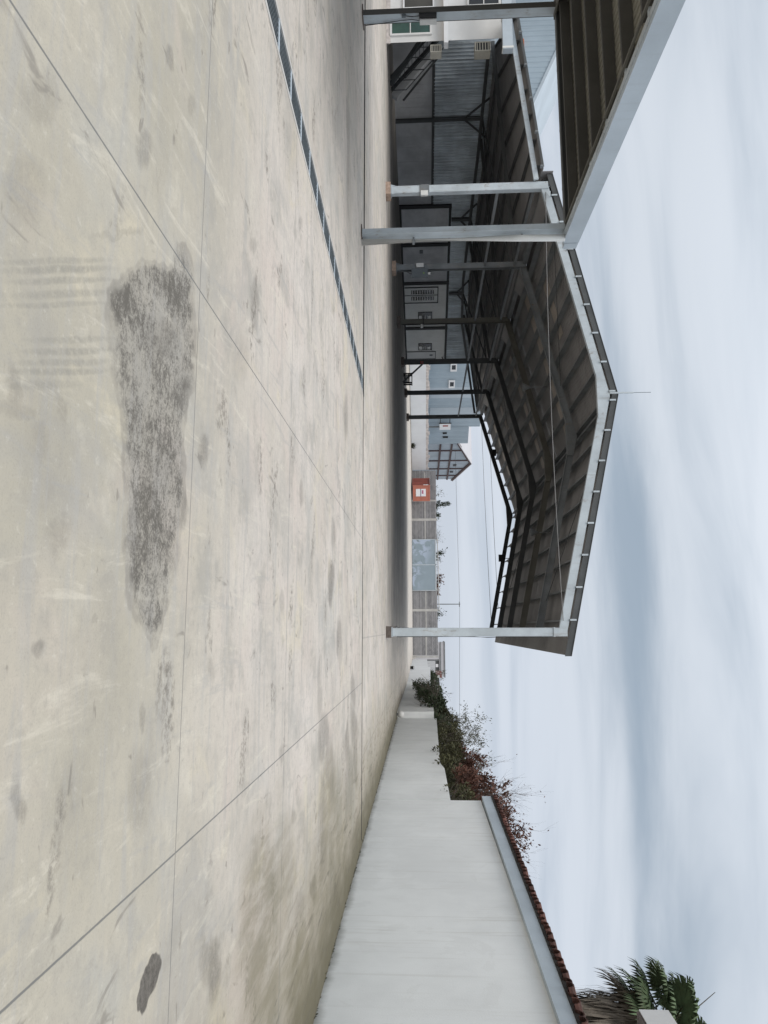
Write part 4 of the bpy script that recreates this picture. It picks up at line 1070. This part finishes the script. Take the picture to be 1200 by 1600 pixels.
MB().box(6.3, 13, 145, 152, 0, 5.0).build('wall', 'steel_dark', t); MB().box(6.9, 7.5, 144.9, 144.98, 4.4, 4.95).build('window', 'sign_white', t)
MB().box(6.2, 13.2, 144.8, 152.2, 5.005, 5.1).build('roof', 'steel_dark', t)
t = thing('brick_stack', 'stack of red and white bricks on top of the grey wall', 'bricks', (6.5, 108, 3.6))
for i in range(14):
    for j in range(3):
        if random.random() < .85:
            y = 103 + i * .72; z = 3.1 + (y - 84) * .02053 + .012 + j * .33; x = lerp(6.75, 6.1, (y - 84) / 56)
            MB().box(x - .02, x + .26, y, y + .68, z, z + .29).build('brick', 'brick' if random.random() < .72 else 'post_conc', t)
t = thing('pale_building', 'long pale flat roofed building with grey roof edges beyond the block wall', 'building', (8, 170, 0))
MB().box(3.2, 11, 170, 180, 0, 6.9).build('wall', 'pale_roof', t); 
for z in (5.95, 6.92): MB().box(3.0, 11.2, 169.8, 180.2, z, z + .2).build('roof_edge', 'steel_mid', t) if z > 6.5 else MB().box(3.0, 11.2, 169.8, 169.98, z, z + .2).build('roof_edge', 'steel_mid', t)

# ball lamp and small black pot at the foot of the right wall
t = thing('globe_lamp', 'white globe lamp at the foot of the wall where it steps forward', 'lamp', (5.25, 45.9, gz(46)))
MB().lathe((5.25, 45.9, gz(46) + .06), [(.05, .0), (.14, .03), (.205, .1), (.23, .2), (.205, .3), (.14, .37), (.05, .4)], 18).build('globe', 'lamp_white', t, True)
MB().lathe((5.25, 45.9, gz(46) - .01), [(.09, 0), (.09, .04), (.06, .08)], 14).build('foot', 'steel_mid', t)
t = thing('bucket', 'small black bucket at the foot of the far white wall', 'bucket', (4.72, 88, .25))
MB().lathe((4.62, 88, .25), [(.16, 0), (.2, .36), (.215, .38), (.19, .38), (.15, .05)], 14).build('pail', 'black', t, True)
MB().tube([(4.62 - .2, 88, .6), (4.62 - .12, 87.97, .74), (4.62 + .12, 87.97, .74), (4.62 + .2, 88, .6)], .012, 6).build('handle', 'cable', t)

# ------------------------------------------------------------------ power line
up = thing('utility_pole', 'slim grey utility pole beyond the far block wall', 'pole', (-3.95, 118, .25))
MB().tube([(-3.95, 118, .25), (-3.95, 118, 8.0)], .09, 8, .07).build('shaft', 'steel_mid', up)
MB().box(-4.35, -3.5, 117.93, 118.07, 7.8, 7.9).build('cross_arm', 'steel_mid', up)
def wire(name, lab, pts, grp='overhead wires'):
    P = []
    for i in range(len(pts) - 1):
        for j in range(8):
            u = j / 8; p = V(pts[i]).lerp(V(pts[i + 1]), u); p.z -= .2 * 4 * u * (1 - u) * (V(pts[i + 1]) - V(pts[i])).length / 60; P.append(p)
    P.append(V(pts[-1])); m = MB(); m.tube(P, .022, 5); o = m.build(name, 'cable'); solo(o, pts[0]); tag(o, lab, 'wire', grp)
wire('overhead_wire', 'lowest overhead wire passing the top of the utility pole', [(-60, 122, 7.9), (-3.95, 118, 7.92), (32, 116, 7.4)])
wire('overhead_wire', 'middle overhead wire running to the far right corner of the shed', [(-70, 150, 15.2), (.1, 66.85, 8.05)])
wire('overhead_wire', 'highest overhead wire running to the far rafter of the shed', [(-70, 150, 16.9), (-1.9, 66.9, 8.7)])

# ------------------------------------------------------------------ plants
def leaf(mb, p, d, size, w=.45, fold=.25):
    """one pointed leaf of four triangles along direction d"""
    d = V(d).normalized(); r = d.cross(V((random.uniform(-1, 1), random.uniform(-1, 1), random.uniform(-1, 1))))
    if r.length < 1e-3: r = V((1, 0, 0))
    r.normalize(); n = r.cross(d)
    p = V(p); m = p + d * size * .5 - n * size * fold * .3; e = p + d * size
    mb.add([p, m + r * size * w * .5, e, m - r * size * w * .5], [(0, 1, 2), (0, 2, 3)])
def rdir(): 
    while 1:
        v = V((random.uniform(-1, 1), random.uniform(-1, 1), random.uniform(-1, 1)))
        if .05 < v.length < 1: return v.normalized()
def grow(mb_t, p, d, length, r, depth, tips, spread=.6, seg=4, lift=.1):
    """a forking limb: adds tapering tubes to mb_t and leaf anchor points to tips"""
    pts = [V(p)]; dd = V(d).normalized()
    for i in range(seg):
        dd = (dd + rdir() * .22 + V((0, 0, lift * .3))).normalized(); pts.append(pts[-1] + dd * length / seg)
        if depth <= 1: tips.append((pts[-1].copy(), dd.copy()))
    mb_t.tube(pts, r, 5, r * .55, cap=False)
    if depth > 0:
        for i in range(random.choice((2, 3, 3))):
            b = pts[random.randint(2, seg)]
            nd = (dd + rdir() * spread + V((0, 0, lift))).normalized()
            grow(mb_t, b, nd, length * random.uniform(.55, .8), r * .55, depth - 1, tips, spread, seg, lift)
def shrub(name, lab, cat, base, stems, h, r, depth, leafm, leafn, lsize, twigm='twig', spread=.6, lean=(0, 0, 0), scatter=.25, group=None, lift=.12, droop=0, thick=.012):
    t = thing(name, lab, cat, base, group)
    tw = MB(); tips = []
    for i in range(stems):
        b = V(base) + V((random.uniform(-r, r), random.uniform(-r, r) * 1.3, 0))
        d = V((random.uniform(-.5, .5), random.uniform(-.5, .5), 1)) + V(lean)
        grow(tw, b, d, h * random.uniform(.35, .6), thick * h * .8, depth, tips, spread, 4, lift)
    tw.build('stem', twigm, t)
    if leafn:
        lm = MB()
        for i in range(leafn):
            p, d = random.choice(tips)
            p = p + rdir() * random.uniform(0, scatter)
            leaf(lm, p, d + rdir() * 1.1 - V((0, 0, droop)), lsize * random.uniform(.6, 1.3))
        lm.build('foliage', leafm, t)
    return t, tips

def mass(mb, n, y0, y1, x0, x1, zlo, zhi, size, lumps=40, rad=.5, bias=1.0):
    """leaf cloud made of uneven lumps along the wall top"""
    C = []
    for i in range(lumps):
        y = random.uniform(y0, y1); x = random.uniform(x0, x1)
        z = zlo(y) + (zhi(y) - zlo(y)) * random.random() ** bias; C.append((V((x, y, z)), rad * random.uniform(.5, 1.25)))
    for i in range(n):
        c, r = random.choice(C); d = rdir(); p = c + V((d.x * r * .8, d.y * r * 1.3, d.z * r * .75)) * random.random() ** .45
        leaf(mb, p, d + rdir() * .8, size * random.uniform(.6, 1.3))

# olive vines lying over the garden wall
t = thing('vine', 'olive green vine mass sprawling along the top of the garden wall', 'vine', (6.3, 38, 2.4))
lm = MB(); mass(lm, 15000, 31.5, 53, 5.75, 6.9, pl([31, 53], [2.35, 2.4]), pl([31, 38, 44, 48, 53], [2.9, 3.5, 3.75, 3.8, 3.6]), .16, 110, .5, .9)
mass(lm, 5200, 26, 34, 5.8, 6.8, pl([25, 34], [2.55, 2.4]), pl([25, 30, 34], [3.3, 3.1, 2.9]), .13, 50, .42)
lm.build('foliage', 'leaf_olive', t)
tw = MB()
for i in range(60):
    y = random.uniform(26, 52); p = V((random.uniform(5.8, 6.8), y, 2.2)); tp = []
    grow(tw, p, (random.uniform(-.3, .3), random.uniform(-1, 1), .7), 1.1, .018, 1, tp, .8)
tw.build('stem', 'twig', t)
# dark overhanging bush
t = thing('bush', 'dark green bush hanging over the wall where it steps forward', 'bush', (5.5, 56, 2.5))
lm = MB(); mass(lm, 6500, 49, 63, 4.75, 5.8, pl([49, 63], [1.9, 1.6]), pl([49, 63], [2.9, 2.9]), .2, 45, .55)
mass(lm, 1500, 51, 66, 4.5, 5.0, pl([49, 66], [1.35, .95]), pl([49, 66], [2.2, 2.0]), .18, 26, .32)
mass(lm, 5000, 46, 62, 5.6, 6.8, pl([46, 62], [2.3, 2.4]), pl([46, 62], [3.4, 3.3]), .19, 45, .5)
lm.build('foliage', 'leaf_dark', t)
tw = MB()
for i in range(46):
    y = random.uniform(49, 64); tp = []
    grow(tw, (random.uniform(5.2, 5.7), y, 2.6), (-.55, random.uniform(-.4, .6), random.uniform(-.7, .2)), 1.2, .018, 1, tp, .7, lift=-.15)
tw.build('stem', 'twig', t)
# dry red-brown shrubs
def dry(name, lab, y, x, h, stems, leafn, seedv):
    random.seed(seedv)
    return shrub(name, lab, 'shrub', (x, y, 2.2), stems, h, .55, 3, 'leaf_red', leafn, .14, spread=.75, scatter=.16, thick=.007, group='dry shrubs behind the garden wall')
dry('dry_shrub', 'dry red brown shrub rising at the end of the tiled eave', 28.6, 6.7, 1.9, 10, 4200, 11)
dry('dry_shrub', 'tallest dry brown shrub with bare twigs above the low wall', 31.6, 6.6, 2.4, 10, 4600, 12)
dry('dry_shrub', 'dry brown shrub at the vine end of the row', 36.5, 6.5, 2.2, 9, 3600, 13)
random.seed(21)
t, tips = shrub('bare_shrub', 'long bare twigs sticking up through the dry shrubs', 'shrub', (6.9, 30.0, 2.6), 16, 3.3, .9, 3, 'leaf_red', 70, .09, spread=.45, lift=.16, thick=.0042)
t, tips = shrub('bare_shrub', 'spindly dry shrub leaning over the tiles of the eave', 'shrub', (6.9, 26.3, 3.2), 9, 1.7, .6, 3, 'leaf_red', 3000, .12, spread=.8, lift=.1, thick=.006)
t, tips = shrub('sparse_shrub', 'sparse grey green shrub with fine twigs above the vines', 'shrub', (6.6, 44.5, 2.6), 12, 2.5, 1.3, 3, 'leaf_grey', 1500, .12, spread=.7, scatter=.2, thick=.006)
t, tips = shrub('sparse_shrub', 'thin wispy shrub next to the dry brown row', 'shrub', (6.6, 39.0, 2.6), 9, 2.5, 1.1, 3, 'leaf_grey', 500, .11, spread=.7, scatter=.25, thick=.006)
# tree far along the right wall
t, tips = shrub('small_tree', 'small green tree standing behind the far white wall', 'tree', (8.3, 110, 0), 3, 5.3, .5, 3, 'leaf_green', 1500, .4, 'bark', spread=.7, scatter=.8)
t, tips = shrub('small_tree', 'bare grey sapling beside the brick stack', 'tree', (8.4, 120, 0), 3, 7.4, .4, 3, 'leaf_grey', 120, .3, 'bark', spread=.6)
lm = MB(); mass(lm, 1600, 84, 104, 6.0, 6.5, pl([84, 104], [2.2, 2.5]), pl([84, 104], [3.0, 3.4]), .3, 24, .5)
t = thing('hedge', 'dark green hedge between the far white wall and the grey wall', 'hedge', (6.2, 94, 0)); lm.build('foliage', 'leaf_dark', t)
# weeds along the wall foot
for lab, y, x in (('tuft of weeds at the foot of the clean white wall beyond the shed', 108.2, -28.0),):
    random.seed(5); t = thing('weed_tuft', lab, 'weeds', (x + .2, y, .25)); lm = MB()
    for i in range(120):
        p = V((x + random.uniform(-.45, .25), y - .4 + random.uniform(-.3, .2), .25)); leaf(lm, p, (random.uniform(-.6, .6), random.uniform(-.4, .4), 1), random.uniform(.3, .95), .14)
    lm.build('foliage', 'weed', t)
g = MB()
for i in range(1500):
    y = 10 + 38 * random.random() ** 1.3; x = XW - .01 - abs(random.gauss(0, .035)); 
    if random.random() < .25 + .5 * (math.sin(y * 1.7) + math.sin(y * .61) > .2): continue
    leaf(g, (x, y, .0 + gz(y)), (random.uniform(-.8, .2), random.uniform(-.7, .7), random.uniform(.4, 1)), random.uniform(.012, .05), .4)
o = g.build('weeds', 'weed'); o['kind'] = 'stuff'; o['label'] = 'dark weeds and moss lining the foot of the white wall'

# trees beyond the block wall
random.seed(31)
def far_tree(name, lab, x, y, h, leafm, n, ls, stems, spread=.65, depth=3, sc=.5, grp='trees beyond the block wall'):
    shrub(name, lab, 'tree', (x, y, .2), stems, h, .5, depth, leafm, n, ls, 'bark', spread=spread, scatter=sc, group=grp, lift=.15)
far_tree('far_tree', 'thin brown leaved tree behind the rust red container', -22.6, 121, 4.13, 'leaf_grey', 420, .25, 5)
far_tree('far_tree', 'brown bushy tree touching the brown framed house', -23.9, 118, 4.06, 'leaf_grey', 800, .28, 5)
far_tree('far_tree', 'lone dark green tree standing out above the block wall', -20.3, 121, 4.37, 'leaf_dark', 1300, .32, 2, .5, 3, .4)
far_tree('far_tree', 'bare grey tree next to the dark green tree', -17.6, 121, 4.37, 'leaf_grey', 90, .25, 6)
far_tree('far_tree', 'bare grey tree near the left end of the gate', -15.4, 122, 4.45, 'leaf_grey', 120, .25, 6)
far_tree('far_tree', 'short dark tree behind the left part of the gate', -12.9, 122, 4.13, 'leaf_dark', 900, .36, 3, .5, 3, .4)
far_tree('far_tree', 'bare forked tree behind the middle of the gate', -10.2, 122, 4.45, 'leaf_red', 60, .25, 6)
far_tree('far_tree', 'dense red brown tree behind the right end of the gate', -7.6, 122, 4.21, 'leaf_red', 2600, .36, 6, .6, 3, .5)
far_tree('far_tree', 'small bush top by the utility pole', -2.6, 121, 4.06, 'leaf_dark', 420, .3, 4)

# palm with a skirt of dead fronds
random.seed(44)
PX, PY = 14.6, 29.4
pt = thing('palm_tree', 'shaggy fan palm with a skirt of dead fronds above the tiled roof', 'palm', (PX, PY, 0))
MB().tube([(PX, PY, 0), (PX, PY, 4), (PX, PY, 10.3)], .42, 12, .32).build('trunk', 'bark', pt)
sk = MB()
for i in range(4200):
    a = random.uniform(0, 2 * math.pi); z = random.uniform(3.0, 9.9); rr = random.uniform(.45, 1.15) * (1.12 if z > 8 else 1)
    c, s_ = math.cos(a), math.sin(a); p = V((PX + c * rr, PY + s_ * rr, z)); L = random.uniform(.5, 1.6); w = random.uniform(.014, .05)
    q = p + V((c * random.uniform(-.1, .22), s_ * random.uniform(-.1, .22), -L)); mid = (p + q) / 2 + V((c, s_, 0)) * random.uniform(0, .13)
    tg = V((-s_, c, 0)) * w; sk.add([p - tg, p + tg, mid + tg, mid - tg, q], [(0, 1, 2, 3), (3, 2, 4)])
sk.build('dead_skirt', 'leaf_dead', pt)
def fan(center, out, L, pet, dead=False, n=34, rad=1.0, tw=0.0):
    """fan frond: arching stalk and a pleated disc of drooping blades"""
    c = V(center); o = V(out).normalized(); side = o.cross(V((0, 0, 1)))
    if side.length < .05: side = V((1, 0, 0))
    side.normalize(); side = (side + V((0, 0, tw))).normalized(); nrm = side.cross(o).normalized()
    st = MB(); e = c + o * pet + V((0, 0, -.08 * pet)); st.tube([c, c + o * pet * .5 + V((0, 0, .06)), e], .032, 5, .02)
    fr = MB()
    for i in range(n):
        th = lerp(-2.2, 2.2, i / (n - 1)) + random.uniform(-.03, .03)
        d = (o * math.cos(th) + side * math.sin(th)).normalized(); ll = rad * (.74 + .26 * math.cos(th * .6)) * random.uniform(.88, 1.06)
        wv = (nrm.cross(d)).normalized() * .05 * rad; dr = -.10 * nrm * 0
        p0 = e; p1 = e + d * ll * .5 + V((0, 0, -.03)) ; p2 = e + d * ll * .84 + V((0, 0, -.17 * ll)); p3 = e + d * ll * .96 + V((0, 0, -.40 * ll))
        k = nrm * .03 * (1 if i % 2 else -1)
        fr.add([p0, p1 + wv * 1.25 + k, p1 - wv * 1.25 + k, p2 + wv * .8, p2 - wv * .8, p3], [(0, 2, 1), (1, 2, 4, 3), (3, 4, 5)])
    f = fr.build('frond', 'leaf_dead' if dead else 'leaf_palm', pt); st.build('stalk', 'leaf_olive', f)
top = V((PX, PY, 10.4))
for i in range(46):
    a = i * 2.399 + random.uniform(-.2, .2); el = lerp(1.25, -.75, (i / 45) ** .85)
    out = V((math.cos(a) * math.cos(el), math.sin(a) * math.cos(el), math.sin(el)))
    fan(top + V((math.cos(a), math.sin(a), 0)) * .2 + V((0, 0, random.uniform(-.3, .2))), out, 1, random.uniform(1.0, 1.6), el < -.66, 32, random.uniform(.85, 1.2), random.uniform(-.5, .5))
MB().tube([top, top + V((-.7, .2, 1.2)), top + V((-1.25, .3, 2.0))], .03, 5, .012).build('flower_stalk', 'leaf_dead', pt)

# ------------------------------------------------------------------ sky, sun, camera
wd = bpy.data.worlds.new('World'); scene.world = wd; wd.use_nodes = True
nt = wd.node_tree
for n in list(nt.nodes): nt.nodes.remove(n)
B = NB(nt); out = B.n('ShaderNodeOutputWorld')
SUN_EL, SUN_AZ = R(52), R(200)
sky = B.n('ShaderNodeTexSky', sky_type='NISHITA'); sky.sun_disc = False; sky.sun_elevation = SUN_EL; sky.sun_rotation = SUN_AZ
bg1 = B.n('ShaderNodeBackground'); B.link(sky.outputs[0], bg1.inputs[0]); bg1.inputs[1].default_value = .1
tc = B.n('ShaderNodeTexCoord').outputs['Generated']
dz = B.sep(tc)[2]
# stratus: project the view direction on a cloud deck so bands flatten towards the horizon
den = B.math('ADD', B.math('MAXIMUM', dz, 0.0), .16)
uv = B.n('ShaderNodeCombineXYZ'); s3 = B.sep(tc)
B.link(B.math('DIVIDE', s3[0], den), uv.inputs[0]); B.link(B.math('DIVIDE', s3[1], den), uv.inputs[1])
n1 = B.noise(B.scale(uv.outputs[0], (.20, 1.0, 1)), 1.05, 3, .45, .35); n2 = B.noise(B.scale(uv.outputs[0], (.32, 1, 1)), 2.5, 5, .55, .5)
ff = B.math('ADD', B.math('MULTIPLY', n1, .72), B.math('MULTIPLY', n2, .28))
c1 = B.mix(B.ramp(ff, .39, .57), (.375, .455, .545), (.735, .79, .86))
c2 = B.mix(B.ramp(dz, .02, .30, .75, 0), c1, (.70, .755, .86))
c2 = B.mix(B.ramp(dz, .5, .9, 0, .8), c2, (.86, .86, .86))
bg2 = B.n('ShaderNodeBackground'); B.link(c2, bg2.inputs[0])
B.link(B.ramp(dz, .25, 1.0, .96, 1.9), bg2.inputs[1])
mx = B.n('ShaderNodeMixShader'); mx.inputs[0].default_value = .93
B.link(bg1.outputs[0], mx.inputs[1]); B.link(bg2.outputs[0], mx.inputs[2]); B.link(mx.outputs[0], out.inputs[0])

sl = bpy.data.lights.new('sun', 'SUN'); sl.energy = 1.35; sl.angle = R(30); sl.color = (1, .95, .88)
so = bpy.data.objects.new('sun', sl); COL.objects.link(so)
az = SUN_AZ
sd = V((math.sin(az) * math.cos(SUN_EL), math.cos(az) * math.cos(SUN_EL), math.sin(SUN_EL)))
so.rotation_euler = (-sd).to_track_quat('-Z', 'Y').to_euler()

F, PITCH, ROLL, YAW, CH = 1116.7, .0505085, -.0088154, .162099, 1.6
cy, sy = math.cos(YAW), math.sin(YAW)
fw = V((-sy * math.cos(PITCH), cy * math.cos(PITCH), -math.sin(PITCH))); rr = V((cy, sy, 0)); uu = rr.cross(fw)
r2 = rr * math.cos(ROLL) + uu * math.sin(ROLL); u2 = -rr * math.sin(ROLL) + uu * math.cos(ROLL)
# the phone was held on its side: picture-right is up, picture-up is scene-left
cx_, cyv, cz = u2, -r2, -fw
cam = bpy.data.cameras.new('camera'); co = bpy.data.objects.new('camera', cam); COL.objects.link(co)
co.matrix_world = Matrix(((cx_.x, cyv.x, cz.x, 0), (cx_.y, cyv.y, cz.y, 0), (cx_.z, cyv.z, cz.z, CH), (0, 0, 0, 1)))
cam.sensor_fit = 'VERTICAL'; cam.sensor_height = 24; cam.sensor_width = 18; cam.lens = F / 1600 * 24
cam.clip_start = .05; cam.clip_end = 2000
scene.camera = co
scene.render.resolution_x, scene.render.resolution_y = 768, 1024
scene.view_settings.view_transform = 'Standard'; scene.view_settings.look = 'None'
scene.view_settings.exposure = 0; scene.view_settings.gamma = 1
